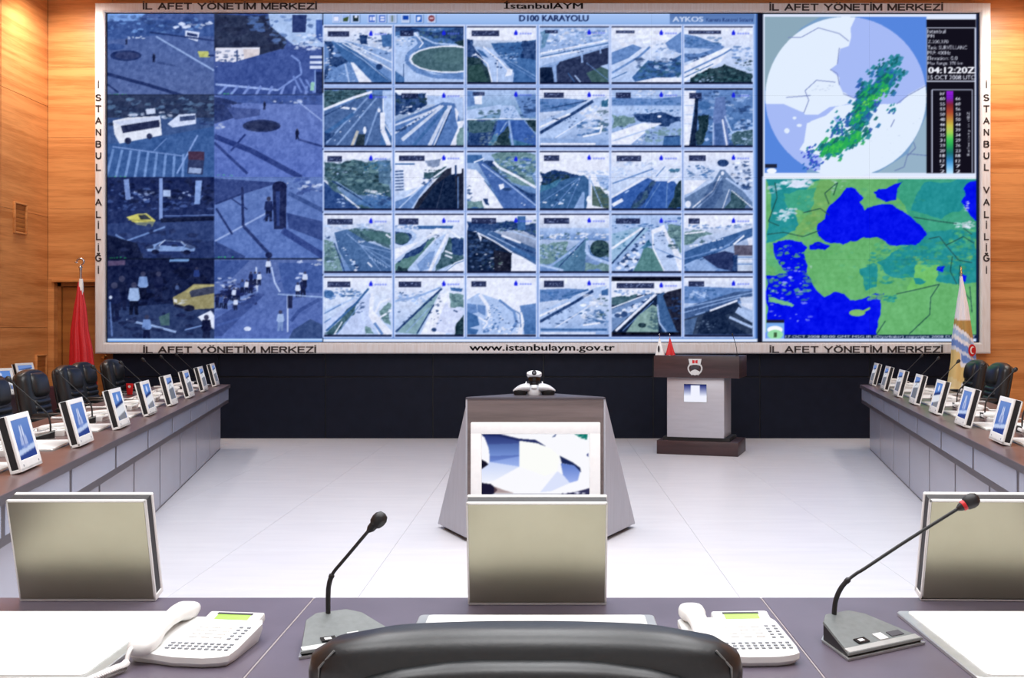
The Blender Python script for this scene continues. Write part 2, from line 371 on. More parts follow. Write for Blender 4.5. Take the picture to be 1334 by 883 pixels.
# ---------------------------------------------------------------- what the video wall shows
W_, L_, l_, M_, B_, D_, N_ = (228, 234, 255), (172, 196, 240), (140, 170, 222), (100, 136, 196), (62, 104, 164), (38, 66, 118), (18, 34, 66)
G_, g_, K_, T_ = (62, 94, 112), (108, 142, 152), (32, 56, 70), (58, 110, 150)
SX0, SY0, SX1, SY1 = 137.6, 16.4, 1276.4, 445.2
def paint_wall():
    c = Canvas(SX0, SY0, SX1, SY1, 2, (14, 22, 44)); p, l, e, sp, al = c.p, c.l, c.e, c.sp, c.along
    # ---- traffic camera window: frame, tool bar, grid
    c.org(0, 0, 1)
    p((158, 184, 236), 420, 16.5, 988, 16.5, 988, 446, 420, 446)
    p((168, 196, 244), 420, 16.5, 988, 16.5, 988, 30.5, 420, 30.5, col2=(146, 182, 236))
    p((206, 220, 255), 420, 30.5, 988, 30.5, 988, 32, 420, 32)
    p((120, 160, 220), 420, 29.4, 988, 29.4, 988, 30.6, 420, 30.6)
    p((86, 118, 176), 873, 16.5, 984, 16.5, 984, 30.5, 873, 30.5, col2=(104, 140, 200))
    c.text('AYKOS', 876.7, 20.2, 916.7, 27, (206, 220, 248), 0.03)
    c.text('Kamera Kontrol Sistemi', 920.6, 21.8, 981.5, 26.8, (34, 56, 110), 0.01)
    c.text('D100 KARAYOLU', 676, 18.2, 767, 26.4, (20, 36, 84), 0.035)
    for x, q in ((433, (150, 178, 235)), (444.5, (150, 178, 235)), (457.5, (150, 178, 235)), (479, (60, 100, 200)), (492.5, (60, 100, 200)), (506, (160, 180, 215)), (523, (190, 205, 235)), (540.5, (40, 96, 190)), (557, (190, 205, 235))):
        p((190, 208, 246), x-1, 17.5, x+10.5, 17.5, x+10.5, 28.6, x-1, 28.6); l((96, 128, 180), 0.9, x+10.5, 17.5, x+10.5, 28.6); l((96, 128, 180), 0.9, x-1, 28.6, x+10.5, 28.6)
        p(q, x+0.6, 18.6, x+8.8, 18.6, x+8.8, 27.2, x+0.6, 27.2)
    p((228, 232, 255), 434, 20.5, 440, 20.5, 440, 26, 434, 26); p((60, 84, 50), 446, 22.5, 453.5, 20, 452, 26.5, 446, 26.5); p((26, 44, 52), 459.2, 19, 466, 19, 466, 26.6, 459.2, 26.6)
    p((226, 232, 255), 461, 19, 464.5, 19, 464.5, 22, 461, 22)
    for x in (481, 484.8): p((224, 230, 255), x, 20.3, x+2.8, 20.3, x+2.8, 25.6, x, 25.6)
    for y in (20, 23.4): p((224, 230, 255), 494.5, y, 500, y, 500, y+2.4, 494.5, y+2.4)
    p((90, 110, 90), 509.5, 19, 511, 19, 511, 27, 509.5, 27); p((16, 66, 170), 524, 19, 531.5, 19, 531.5, 24.5, 524, 24.5)
    p((228, 234, 255), 542.5, 20.5, 547.5, 20.5, 547, 24, 544, 26, 542.5, 26)
    e((126, 60, 74), 561.6, 22.6, 4.2, 4.2); p((220, 190, 206), 559, 21.6, 564.2, 21.6, 564.2, 23.6, 559, 23.6)
    # ---- the thirty thumbnails
    OX = (415, 415, 605, 605, 795, 795); OY = (10, 108, 192, 274, 356)
    CX = ((421.0, 509.6), (514, 603.8), (608.3, 698), (703.3, 793.6), (797.3, 888), (892, 981.8))
    RY = ((34.6, 106), (115.8, 188.6), (197.6, 271), (279.5, 353), (361.6, 436))
    R = {}
    def begin(ci, ri, top, bot):
        x0, x1 = CX[ci]; y0, y1 = RY[ri]
        c.setclip(SX0, SY0, SX1, SY1); c.org(0, 0, 1)
        p((96, 132, 200), x0-2.2, y0-3.2, x1+2.2, y0-3.2, x1+2.2, y1+3.8, x0-2.2, y1+3.8)
        p((206, 220, 255), x0-1.6, y0-3, x1+1.6, y0-3, x1+1.6, y1+3.4, x0-1.6, y1+3.4)
        p((168, 190, 240), x0-0.8, y1+2, x1+0.8, y1+2, x1+0.8, y1+5.2, x0-0.8, y1+5.2)
        p((16, 22, 56), x0, y0-1.8, x1, y0-1.8, x1, y1+2.4, x0, y1+2.4)
        c.setclip(x0, y0, x1, y1); p(top, x0, y0, x1, y0, x1, y1, x0, y1, col2=bot)
        c.org(OX[ci], OY[ri], 6.67)
    def finish(ci, ri, lx0, lx1, ly=70, lh=48, dr=True, amt=9, cell=22):
        c.tex(amt*1.2, cell); c.tex(amt*0.9, 13)
        p((24, 34, 74), lx0, ly, lx1, ly, lx1, ly+lh, lx0, ly+lh, al=0.92)
        sp((150, 168, 214), max(4, int((lx1-lx0)/9)), lx0+8, ly+10, lx1-8, ly+lh-10, 9, 0.7, 0.9)
        x = (450, 1085)[ci % 2]-(0, 0, 0, 0, 8, 8)[ci]; x = x if ci % 2 or ci == 0 else 447
        if dr:
            p((26, 40, 226), x, ly-8, x+16, ly+20, x+14, ly+40, x-14, ly+40, x-16, ly+20)
            for q in range(5): e((92, 112, 236), x+40+q*22, ly+26, 10, 9, 0.55)
    c.auto = True; c.green = {G_, g_, K_, T_, D_, B_, M_} - {B_, M_}
    # row 1
    begin(0, 0, W_, M_)
    p(M_, 40,300, 120,280, 640,560, 640,660, 40,660); p(D_, 40,280, 120,290, 130,420, 270,430, 240,480, 60,500, 40,640)
    p(B_, 110,290, 240,300, 640,640, 640,660, 480,640, 200,420); p(l_, 200,270, 640,380, 640,520, 330,330)
    sp(D_, 26, 280,200, 630,400, 20); sp(W_, 30, 280,200, 640,390, 18); p(B_, 540,230, 630,220, 630,330, 550,330); p(D_, 350,230, 420,230, 420,310, 360,310)
    l(W_, 9, 200,300, 430,430, 520,470, 640,540); l(L_, 7, 150,300, 380,440, 620,640); l(W_, 8, 260,300, 640,470)
    p(W_, 270,465, 300,470, 470,650, 350,650); l(L_, 14, 225,480, 262,650); e(D_, 522,505, 30,26); l(D_, 4, 200,320, 620,640)
    sp(W_, 9, 50,330, 130,560, 16); sp(L_, 14, 50,560, 330,640, 14); sp(D_, 8, 50,330, 180,640, 22)
    finish(0, 0, 75, 262, 195)
    begin(1, 0, B_, M_)
    p(D_, 660,165, 1260,165, 1260,320, 1000,260, 850,200, 660,200); sp(G_, 16, 880,170, 1250,300, 26); sp(l_, 14, 940,170, 1060,190, 14)
    p(L_, 660,240, 860,200, 900,300, 660,400); sp(W_, 18, 670,250, 830,330, 16); sp(B_, 12, 670,230, 840,330, 14)
    p(L_, 660,400, 850,290, 830,400, 800,520, 1260,610, 1260,650, 660,650)
    l(M_, 34, 850,240, 880,310, 770,400, 760,460, 840,540, 1000,590, 1260,600); l(W_, 10, 830,210, 905,300, 870,340)
    l(L_, 14, 880,240, 1000,300, 1250,320); e(W_, 1130,440, 345,122); e((70, 102, 116), 1130,440, 328,108); e((82, 116, 126), 1180,420, 200,60, 0.5)
    l(L_, 8, 760,620, 1260,640); l(D_, 6, 735,480, 735,640); p(B_, 660,540, 740,600, 740,650, 660,650); p(K_, 1170,300, 1260,260, 1260,335)
    finish(1, 0, 705, 820, 190)
    begin(2, 0, W_, B_)
    p(W_, 20,165, 620,165, 620,280, 20,270); p(D_, 20,260, 70,270, 90,350, 140,400, 240,660, 20,660); p(K_, 20,420, 130,430, 230,650, 20,650); p((44, 74, 78), 30,500, 140,480, 210,640, 30,640)
    p(B_, 230,300, 480,290, 620,270, 620,660, 420,640, 300,440); sp(D_, 18, 240,280, 620,440, 22); p(D_, 500,280, 620,275, 620,450, 500,430)
    p(L_, 80,330, 240,340, 310,420, 430,560, 420,650, 240,650, 180,460); l(W_, 12, 160,330, 300,450, 400,560); l(W_, 10, 90,390, 200,480, 240,650); p(B_, 100,350, 160,370, 210,430, 150,410)
    sp(L_, 20, 300,380, 460,470, 14); l(M_, 8, 290,420, 620,620); l(l_, 6, 330,420, 620,590); l(W_, 6, 285,460, 285,640); al((D_,), 6, 200,360, 320,520, 20, 4, 12); sp(W_, 5, 30,400, 100,415, 14)
    p(W_, 380,520, 420,530, 410,580, 350,590)
    finish(2, 0, 62, 302, 190)
    begin(3, 0, L_, M_)
    sp(W_, 40, 660,180, 1250,320, 26); sp(M_, 34, 660,180, 1250,330, 24); p(T_, 660,200, 740,200, 700,330, 660,350, al=0.6)
    p(L_, 655,390, 1250,280, 1250,330, 900,440, 655,520); l(W_, 14, 660,390, 1250,275); l(B_, 9, 660,420, 1000,350, 1250,300); l(W_, 12, 660,430, 1000,370); sp(D_, 12, 780,350, 1150,390, 15); sp(W_, 12, 700,360, 1000,420, 14)
    p(N_, 655,510, 760,510, 790,660, 655,660); p((44, 56, 92), 800,500, 840,450, 1000,410, 1250,320, 1250,660, 800,660); l(l_, 12, 655,510, 780,470, 1250,330); l(l_, 26, 775,480, 795,660); l(l_, 18, 1020,400, 1025,470); l(l_, 12, 1180,330, 1185,390)
    p((62, 92, 98), 1060,560, 1250,480, 1250,660, 1120,660); l(L_, 12, 960,580, 1010,640); l(B_, 8, 900,560, 960,640); p(L_, 1180,500, 1250,480, 1250,530); l(M_, 6, 1060,470, 1250,620)
    finish(3, 0, 700, 812, 185, 28)
    begin(4, 0, W_, L_)
    sp(W_, 30, 20,200, 500,330, 40); p(M_, 15,380, 200,310, 280,340, 160,430, 15,490); p(M_, 480,300, 620,200, 620,390, 520,360); l(M_, 18, 15,560, 250,420, 350,330); l(B_, 7, 15,610, 150,550)
    p(B_, 190,600, 330,450, 500,470, 620,400, 620,570, 430,640, 220,640); sp(D_, 26, 230,430, 600,600, 34); sp((50, 90, 120), 20, 260,470, 600,610, 30); sp(L_, 22, 380,360, 620,560, 24); p(W_, 200,640, 400,600, 620,600, 620,650)
    sp(M_, 14, 400,300, 620,380, 16)
    finish(4, 0, 50, 215, 188, 26)
    begin(5, 0, W_, L_)
    p(M_, 645,220, 760,240, 1000,330, 960,370, 645,470); sp(B_, 22, 650,250, 960,330, 26); sp(D_, 16, 650,380, 880,460, 26); p(L_, 645,340, 900,350, 780,390, 645,390); 
    p(W_, 645,500, 980,350, 1060,340, 960,470, 645,640); l(M_, 14, 645,560, 980,400, 1060,350); l(B_, 8, 645,600, 900,480); sp(M_, 14, 1080,330, 1240,460, 30); sp(K_, 8, 1100,430, 1240,500, 22)
    p(K_, 700,600, 900,520, 1000,480, 1240,570, 1240,660, 690,660); sp((60, 100, 112), 30, 740,520, 1230,640, 26); sp(L_, 8, 740,580, 900,640, 16); l(L_, 10, 1080,490, 1240,530)
    finish(5, 0, 685, 968, 190, 28)
    # row 2
    begin(0, 1, M_, B_)
    p(G_, 40,60, 480,60, 330,130, 40,220); sp(K_, 22, 50,70, 380,170, 26); l(W_, 22, 40,225, 300,120, 460,70); p((74, 104, 158), 40,240, 470,90, 560,100, 530,540, 40,540)
    for a in ((40,540,420,120), (150,540,500,120), (400,540,520,200)): l(l_, 15, a[2],a[3], a[0],a[1], al=0.8)
    l(B_, 30, 40,440, 300,260); l(W_, 18, 180,205, 265,215); l(W_, 18, 282,213, 322,223); l(D_, 8, 40,280, 240,180); al((W_, L_), 10, 480,150, 100,520, 60, 4, 10)
    l((190, 190, 190), 26, 335,410, 285,540); p(D_, 40,420, 140,430, 60,540, 40,540); p((42, 58, 74), 340,440, 400,440, 390,540, 310,540); e(W_, 396,405, 14,32)
    p(L_, 550,60, 630,60, 630,440, 570,320, 550,220); l(W_, 40, 550,250, 550,400, 610,540); l(W_, 9, 555,130, 560,330, 630,450); e(W_, 520,232, 14,18)
    finish(0, 1, 300, 301, 90)
    begin(1, 1, W_, B_)
    p(D_, 660,70, 930,80, 940,180, 870,230, 660,280); sp(K_, 14, 670,90, 930,170, 26); sp(W_, 12, 700,190, 890,260, 20); p(L_, 940,100, 1250,120, 1250,300, 1000,180, 940,180)
    p((84, 120, 182), 660,330, 1080,160, 1180,170, 1230,330, 1140,540, 660,540)
    for a in ((660,430,1060,190), (720,490,1080,190), (960,540,1130,190), (1000,540,1150,190), (660,360,1000,230)): l(W_, 20, a[2],a[3], (a[0]+a[2])/2,(a[1]+a[3])/2, a[0],a[1], al=0.8, w2=34 if a[0] in (720, 960) else 16)
    al((D_,), 16, 1000,230, 680,420, 20, 5, 15); l(B_, 26, 1110,200, 820,540); l(D_, 8, 1150,220, 1010,540)
    p(W_, 1180,200, 1215,250, 1200,330, 1260,320, 1260,340, 1190,540, 1140,540, 1210,380, 1190,300); p(g_, 1220,400, 1260,380, 1260,540, 1200,540)
    finish(1, 1, 715, 862, 82)
    begin(2, 1, L_, T_)
    p(M_, 20,60, 120,70, 130,180, 20,200); p(W_, 80,110, 150,100, 150,180, 90,180); p(M_, 430,100, 620,90, 620,290, 520,300); sp(D_, 14, 480,130, 620,280, 26); p(L_, 20,230, 320,180, 330,240, 60,310, 20,310); sp(G_, 14, 120,230, 320,300, 26)
    p(L_, 330,190, 430,190, 500,310, 300,310); sp(B_, 22, 340,210, 460,300, 10); p(D_, 20,320, 300,320, 200,540, 20,540); p(G_, 20,320, 280,310, 240,420, 30,420)
    p((58, 96, 172), 290,315, 520,315, 620,440, 620,540, 260,440); p(K_, 370,330, 400,540, 250,540, 300,450); l(l_, 20, 385,320, 420,540); l(l_, 10, 370,330, 310,420); l(l_, 8, 520,320, 620,440)
    l(W_, 9, 20,312, 330,305, 620,310); sp((150, 170, 180), 26, 130,420, 310,530, 18, 0.6); sp((130, 150, 170), 12, 520,430, 610,530, 16, 0.5); p(K_, 530,320, 620,320, 620,420)
    finish(2, 1, 70, 175, 72, 30)
    begin(3, 1, W_, l_)
    p(M_, 655,130, 900,130, 1080,140, 900,230, 655,250); sp(B_, 22, 660,150, 980,230, 26); p(L_, 655,330, 1150,120, 1240,110, 1100,300, 860,470, 655,470); l(D_, 26, 655,430, 960,250, 1120,150); l(W_, 18, 655,380, 920,260); l(D_, 8, 760,210, 1060,150)
    sp(D_, 12, 740,280, 980,380, 17); sp(W_, 20, 1020,180, 1200,400, 34); sp(B_, 22, 980,320, 1240,450, 26); p(T_, 1190,150, 1250,130, 1250,200, 1190,200); sp(G_, 14, 1160,230, 1250,420, 22); l(W_, 7, 790,470, 1080,290); l(l_, 22, 660,490, 1240,500); l(W_, 16, 660,525, 1140,525); l(W_, 16, 1030,460, 1180,430, 1200,360)
    finish(3, 1, 690, 865, 75)
    begin(4, 1, L_, l_)
    p(M_, 15,120, 400,130, 620,110, 620,190, 15,190); sp(W_, 14, 200,60, 600,110, 22); sp(B_, 20, 30,120, 600,180, 22); p(L_, 15,200, 620,210, 620,290, 200,270, 15,260); sp(B_, 16, 180,220, 600,270, 16)
    p(g_, 15,270, 210,290, 220,340, 15,390); p(D_, 200,270, 620,290, 620,330, 250,325); sp(D_, 8, 30,360, 180,410, 12); p(W_, 15,430, 280,340, 460,345, 350,390, 180,530, 15,530); l(L_, 10, 20,500, 420,370); sp(g_, 24, 260,380, 620,520, 30); sp(D_, 8, 260,410, 400,480, 15)
    p(B_, 470,465, 610,455, 610,540, 460,540); sp(W_, 12, 180,470, 300,520, 14); e(W_, 430,285, 18,10); l(D_, 10, 470,460, 610,455)
    finish(4, 1, 50, 180, 75, 52)
    begin(5, 1, M_, B_)
    sp(L_, 40, 760,70, 1240,540, 34); sp(D_, 40, 760,70, 1240,540, 28); p(W_, 645,60, 750,60, 690,540, 645,540); p(N_, 740,130, 770,130, 750,540, 690,540, 735,250); l(L_, 5, 650,190, 730,190); l(L_, 5, 650,270, 725,270); l(L_, 5, 650,350, 710,350)
    p(K_, 765,280, 860,270, 850,400, 800,530, 755,530); p((98, 124, 184), 920,120, 1000,110, 1010,240, 1040,540, 890,540, 900,260); l(L_, 12, 900,340, 900,540); l(W_, 14, 980,310, 1020,540); p((68, 100, 160), 910,350, 970,340, 1000,540, 920,540); l(L_, 14, 1000,280, 1060,420, 1240,400); e(B_, 820,190, 55,38); p(G_, 1060,440, 1240,400, 1240,540, 1080,540); sp(L_, 10, 1080,430, 1240,530, 18)
    finish(5, 1, 690, 798, 78, 52)
    # row 3
    begin(0, 2, W_, B_)
    p(W_, 40,45, 620,45, 620,90, 40,100); p(G_, 40,120, 300,100, 620,110, 620,430, 300,400, 40,240); sp(g_, 36, 60,110, 600,330, 36); sp(K_, 24, 80,120, 600,340, 30); sp(T_, 14, 330,120, 600,200, 26); sp(L_, 12, 60,140, 600,260, 15)
    p((44, 74, 134), 40,290, 340,530, 40,530); l(W_, 14, 40,280, 350,525); p(G_, 60,270, 120,290, 500,530, 370,530); l(D_, 12, 110,285, 480,520); l(l_, 7, 140,290, 380,440); sp(W_, 12, 380,370, 600,420, 22); sp(B_, 22, 380,390, 620,520, 26); sp(D_, 14, 520,400, 620,520, 22); sp(L_, 8, 150,440, 220,510, 18); p(M_, 620-110,100, 620,90, 620,330, 520,300, al=0.4)
    finish(0, 2, 72, 198, 68, 52)
    begin(1, 2, W_, L_)
    p(W_, 655,45, 1260,45, 1260,200, 900,330, 655,400); l(B_, 12, 660,140, 830,140); p((190, 206, 240), 655,190, 730,190, 745,380, 655,400)
    for q in range(7): l(D_, 9, 655,205+q*27, 735,200+q*27)
    p(G_, 910,210, 1100,160, 1130,180, 960,270, 910,260); sp(K_, 14, 920,190, 1080,250, 18); p((34, 40, 62), 1100,190, 1150,170, 1260,180, 1260,530, 820,530, 870,440); p(N_, 1000,330, 1180,200, 1200,530, 860,530); l(W_, 15, 660,500, 1130,160); p(M_, 655,470, 830,400, 1000,250, 870,420, 800,530, 655,530); l(L_, 12, 690,530, 900,330); l((60, 70, 100), 6, 1090,270, 1020,530)
    sp(D_, 12, 900,250, 1010,330, 15); p(W_, 1150,150, 1240,150, 1240,220, 1150,230); l(D_, 18, 1190,150, 1190,240); p(D_, 920,110, 1060,90, 1050,150, 950,160, al=0.5); l(M_, 10, 1210,250, 1210,530)
    finish(1, 2, 695, 918, 66, 48)
    begin(2, 2, L_, B_)
    p(B_, 20,60, 150,60, 160,130, 20,130); p(g_, 230,60, 620,60, 620,330, 300,160); sp(B_, 26, 260,70, 620,250, 30); sp(L_, 16, 260,70, 620,250, 24); p(D_, 150,120, 240,110, 620,400, 620,520, 330,300); sp(G_, 16, 230,160, 520,330, 34)
    p((70, 104, 172), 110,120, 160,120, 620,480, 620,530, 340,530); l(L_, 10, 150,140, 380,310, 620,500); l(W_, 22, 250,120, 300,170, 460,250, 620,345); p(W_, 20,180, 100,190, 180,280, 300,470, 340,530, 180,530, 20,440); p(g_, 20,460, 150,460, 200,530, 20,530); l(B_, 8, 170,280, 290,440); sp(D_, 9, 25,320, 60,460, 16)
    p(W_, 295,320, 340,310, 345,345, 310,365); e(D_, 370,360, 40,14); sp(W_, 3, 470,480, 540,500, 13); p(D_, 160,440, 200,440, 215,500, 180,490); l(W_, 12, 80,125, 170,90); sp(W_, 6, 200,220, 225,260, 8)
    finish(2, 2, 420, 421, 76, 30)
    begin(3, 2, W_, W_)
    p(D_, 655,220, 900,210, 1030,240, 800,300, 655,350); sp(K_, 30, 660,210, 900,330, 26); p((56, 96, 148), 655,370, 880,270, 1040,235, 1100,290, 1060,530, 655,530); p(T_, 655,330, 860,270, 700,370, 655,400)
    for a in ((655,480), (760,530), (890,530)): l(M_, 7, 1010,250, a[0],a[1])
    al((W_, D_, L_), 22, 1010,260, 740,500, 100, 4, 13); l(L_, 16, 1090,240, 1090,420); e(W_, 1082,450, 20,34); p(l_, 1030,380, 1045,390, 1040,530, 950,530); p((76, 98, 96), 1110,330, 1180,340, 1260,440, 1260,530, 1110,500); p(L_, 1140,230, 1260,240, 1260,380, 1180,330); sp(M_, 10, 1150,240, 1260,370, 20); l(l_, 10, 1100,280, 1200,520); sp(G_, 12, 1120,350, 1250,500, 24); sp(L_, 14, 1000,200, 1250,230, 20)
    finish(3, 2, 690, 825, 64, 48)
    begin(4, 2, W_, L_)
    sp(L_, 36, 20,120, 400,280, 22); p((52, 92, 168), 15,440, 330,260, 400,290, 560,290, 620,360, 620,530, 15,530); l(W_, 16, 15,430, 300,260); p(D_, 370,280, 400,290, 250,520, 180,520); p(G_, 360,300, 390,290, 230,530, 180,520, al=0.6); l(W_, 10, 390,290, 620,90, al=0.5); l(M_, 12, 20,310, 380,180); l(M_, 8, 400,250, 480,160)
    l(W_, 30, 20,500, 110,450); l(L_, 12, 130,390, 165,370); p(K_, 600,290, 620,280, 620,520, 500,520, 560,380); l(M_, 10, 500,310, 490,520); sp(T_, 8, 520,180, 600,210, 24); l(W_, 14, 500,300, 620,230); l(M_, 7, 440,300, 300,520)
    finish(4, 2, 58, 272, 66, 50)
    begin(5, 2, W_, l_)
    sp(B_, 26, 650,150, 900,270, 22); sp(D_, 20, 1070,120, 1250,350, 26); sp(W_, 16, 1050,120, 1250,330, 26); p((96, 124, 170), 645,440, 900,290, 960,190, 1000,190, 1120,330, 1240,470, 1240,530, 700,530); p(W_, 645,280, 840,280, 720,380, 645,410); l(W_, 11, 960,240, 900,370, 720,520); l(L_, 8, 970,260, 900,400, 760,520); e(W_, 680,490, 26,30)
    p(G_, 1050,370, 1200,490, 1170,530, 990,530); l(W_, 8, 1060,370, 1240,520); l(W_, 7, 1040,360, 980,530); p(D_, 920,290, 990,280, 990,400, 900,530, 780,530, al=0.5); l(L_, 18, 1010,260, 1240,420); e(D_, 985,130, 50,32); sp(D_, 10, 1140,300, 1240,360, 20); e(W_, 980,220, 14,18)
    finish(5, 2, 688, 836, 64, 48)
    # row 4
    begin(0, 3, W_, M_)
    p(G_, 250,160, 400,140, 620,190, 620,330, 420,270, 240,190); p((72, 110, 120), 330,160, 620,200, 620,300, 450,250); sp(L_, 30, 50,110, 620,170, 22); p((70, 104, 156), 130,190, 240,160, 420,270, 620,340, 620,530, 280,530, 170,350)
    for a in ((620,490), (620,430), (540,530), (620,360)): l(l_, 8, 240,200, 360,300, a[0],a[1], al=0.8)
    al((W_, D_, L_), 26, 160,250, 330,520, 22, 4, 15); p(g_, 40,250, 120,270, 200,530, 40,530); sp(L_, 18, 45,260, 160,520, 18); sp(G_, 10, 50,330, 130,430, 26); l(D_, 10, 130,280, 220,530); sp(W_, 6, 340,260, 390,280, 12)
    for q in range(7): l(L_, 7, 430+q*24,390+q*14, 445+q*24,415+q*14)
    l(W_, 12, 420,450, 460,490); l(W_, 14, 580,205, 620,235); sp(D_, 5, 40,220, 100,240, 14)
    finish(0, 3, 70, 292, 68, 50)
    begin(1, 3, W_, L_)
    p(B_, 850,130, 1170,130, 1160,155, 870,160); sp(M_, 14, 660,120, 860,160, 20); e(D_, 720,230, 90,70); e((58, 92, 104), 715,240, 70,52); l(L_, 30, 660,165, 790,180, 840,220, 780,290, 660,350); p(W_, 655,330, 900,260, 1020,150, 1130,160, 900,250, 655,430)
    p((88, 128, 132), 655,470, 990,230, 1010,240, 760,520, 655,530); p(D_, 655,440, 940,250, 960,250, 700,450); p(L_, 780,530, 1030,240, 1120,190, 1060,330, 1000,530); p(M_, 850,470, 960,360, 1010,350, 960,500, 880,530, al=0.7); sp(D_, 12, 930,180, 1110,300, 12); l(W_, 26, 1120,200, 1040,360, 960,530)
    p(G_, 1130,230, 1260,240, 1260,420, 1010,530, 1060,380); p(D_, 1150,240, 1260,250, 1260,380, 1160,370); l(W_, 14, 1095,350, 1160,375); l(W_, 14, 1095,385, 1160,410); p(W_, 1090,530, 1180,450, 1260,420, 1260,530); l(B_, 6, 1100,530, 1190,460, 1260,435); l(W_, 14, 1130,170, 1230,240); sp(W_, 10, 930,440, 990,520, 12); p(K_, 690,480, 760,500, 780,530, 660,530)
    finish(1, 3, 692, 866, 66, 52)
    begin(2, 3, W_, D_)
    p(D_, 20,90, 120,100, 420,90, 620,110, 620,230, 400,170, 20,180); sp(G_, 18, 280,80, 620,190, 26); p(B_, 460,45, 530,45, 530,170, 460,170); p(N_, 20,170, 110,190, 410,360, 405,530, 20,530); sp((70, 96, 140), 26, 40,200, 250,460, 26); sp(D_, 30, 40,220, 400,520, 26); p((26, 30, 50), 250,340, 400,370, 400,530, 260,530)
    sp(W_, 9, 70,350, 330,510, 17); sp((90, 120, 110), 6, 160,400, 330,510, 15); p((60, 94, 148), 90,150, 200,160, 620,330, 620,470, 380,340, 110,190); l(D_, 20, 350,250, 500,330, 620,370); l(W_, 18, 320,215, 490,280); l(W_, 12, 110,190, 250,260, 410,362); p(W_, 410,360, 500,400, 620,470, 620,530, 405,530); p(W_, 110,190, 150,230, 140,270); l(L_, 12, 420,180, 620,250); l(B_, 26, 410,320, 620,430); l(L_, 8, 200,200, 440,320); sp(L_, 12, 200,150, 420,190, 15)
    finish(2, 3, 62, 275, 64, 50)
    begin(3, 3, W_, M_)
    p(L_, 655,150, 1260,150, 1260,260, 655,250, col2=M_); sp(W_, 24, 660,200, 1250,240, 24); sp(G_, 14, 660,190, 1000,250, 18); sp(W_, 10, 740,220, 800,250, 18); p(g_, 655,290, 900,270, 900,380, 760,460, 655,460); sp(L_, 26, 660,290, 860,430, 18); sp(B_, 18, 660,300, 860,430, 16)
    p((84, 126, 164), 760,470, 1040,240, 1080,240, 1060,380, 1030,530, 820,530); l(l_, 20, 720,500, 960,330, 1040,240); l(D_, 8, 820,490, 1050,250); p((64, 104, 142), 900,530, 1040,260, 1060,530, al=0.6); l(L_, 26, 1070,260, 1060,360, 1120,410, 1260,460); l(B_, 8, 1080,300, 1100,380, 1260,440); e(K_, 1180,330, 86,76); sp((66, 96, 100), 18, 1110,270, 1250,410, 22); p(g_, 1050,450, 1260,470, 1260,530, 1050,530); l(L_, 20, 655,470, 860,520); sp(W_, 6, 880,340, 980,410, 13)
    finish(3, 3, 690, 912, 64, 50)
    begin(4, 3, L_, l_)
    sp(B_, 26, 20,60, 620,180, 24); p((150, 186, 222), 15,200, 250,140, 350,150, 15,470); sp(T_, 12, 20,200, 180,330, 22); l(W_, 20, 15,330, 280,150); l(D_, 14, 15,460, 300,150); al((W_, D_, L_), 80, 350,150, 110,520, 60, 7, 24); p((84, 130, 136), 300,310, 370,330, 480,530, 200,530, 260,420); p(T_, 260,330, 340,250, 370,300, 290,330)
    p(W_, 360,170, 470,120, 510,210, 620,390, 620,530, 470,530, 370,330); p(L_, 380,200, 460,170, 560,390, 600,530, 480,530, 380,320, al=0.8); l(M_, 7, 400,330, 620,420); p(g_, 500,120, 620,130, 620,370, 520,230); sp(G_, 14, 510,140, 620,330, 24); e(D_, 525,398, 34,14); sp(D_, 8, 380,180, 490,310, 14)
    finish(4, 3, 50, 262, 66, 48)
    begin(5, 3, W_, M_)
    p(W_, 645,45, 1240,45, 1240,120, 645,160); sp(M_, 18, 660,120, 1240,160, 20); p(g_, 645,190, 830,180, 900,200, 645,300); sp(G_, 14, 650,190, 820,280, 22); l(W_, 14, 650,200, 830,180); p((56, 94, 152), 645,360, 900,260, 1200,160, 1240,150, 1240,220, 900,380, 645,500); al((W_, L_), 30, 1000,240, 700,310, 14, 8, 13); al((L_,), 14, 1060,290, 880,350, 16, 9, 13); l(M_, 12, 645,420, 980,330, 1150,210); l(l_, 7, 645,480, 880,380)
    p((40, 54, 100), 800,400, 1000,350, 1080,370, 1090,530, 940,500); p(l_, 645,470, 760,420, 940,510, 900,530, 700,530); p((86, 84, 108), 1080,300, 1240,300, 1240,390, 1085,390); l(W_, 16, 1075,295, 1170,215); p(D_, 1070,390, 1120,390, 1120,530, 1070,530)
    p((190, 204, 232), 1110,390, 1240,390, 1240,530, 1110,530); l(M_, 12, 1115,405, 1240,405); l(M_, 12, 1115,465, 1240,465); l(W_, 14, 1115,435, 1240,435); p(W_, 1195,240, 1240,240, 1240,300, 1210,300)
    finish(5, 3, 685, 780, 66, 48)
    # row 5
    begin(0, 4, W_, L_)
    sp(B_, 16, 200,150, 380,200, 26); e(B_, 80,180, 50,36); sp(M_, 16, 40,130, 350,230, 22); p((190, 206, 246), 40,430, 350,200, 440,170, 480,320, 460,530, 40,530); p(G_, 40,520, 330,250, 350,250, 120,530); l(B_, 18, 60,500, 320,260, 430,130); l(L_, 14, 40,330, 320,210); l(M_, 10, 40,350, 190,270); l(M_, 10, 40,430, 100,390)
    l(W_, 20, 460,170, 450,330, 540,470, 600,530); p(W_, 440,210, 480,200, 470,320, 560,430, 630,500, 630,530, 520,530, 430,370); p(g_, 520,330, 600,250, 630,270, 630,470, 570,430); l(W_, 16, 520,390, 630,320); l(W_, 18, 490,340, 530,250, 620,220); sp(D_, 7, 330,250, 390,340, 20); l(M_, 7, 340,290, 150,530); l(W_, 10, 200,420, 130,530); l(M_, 24, 480,430, 550,530); p(g_, 400,460, 440,470, 480,530, 400,530); sp(G_, 6, 540,260, 620,400, 18)
    finish(0, 4, 70, 270, 70, 50)
    begin(1, 4, W_, L_)
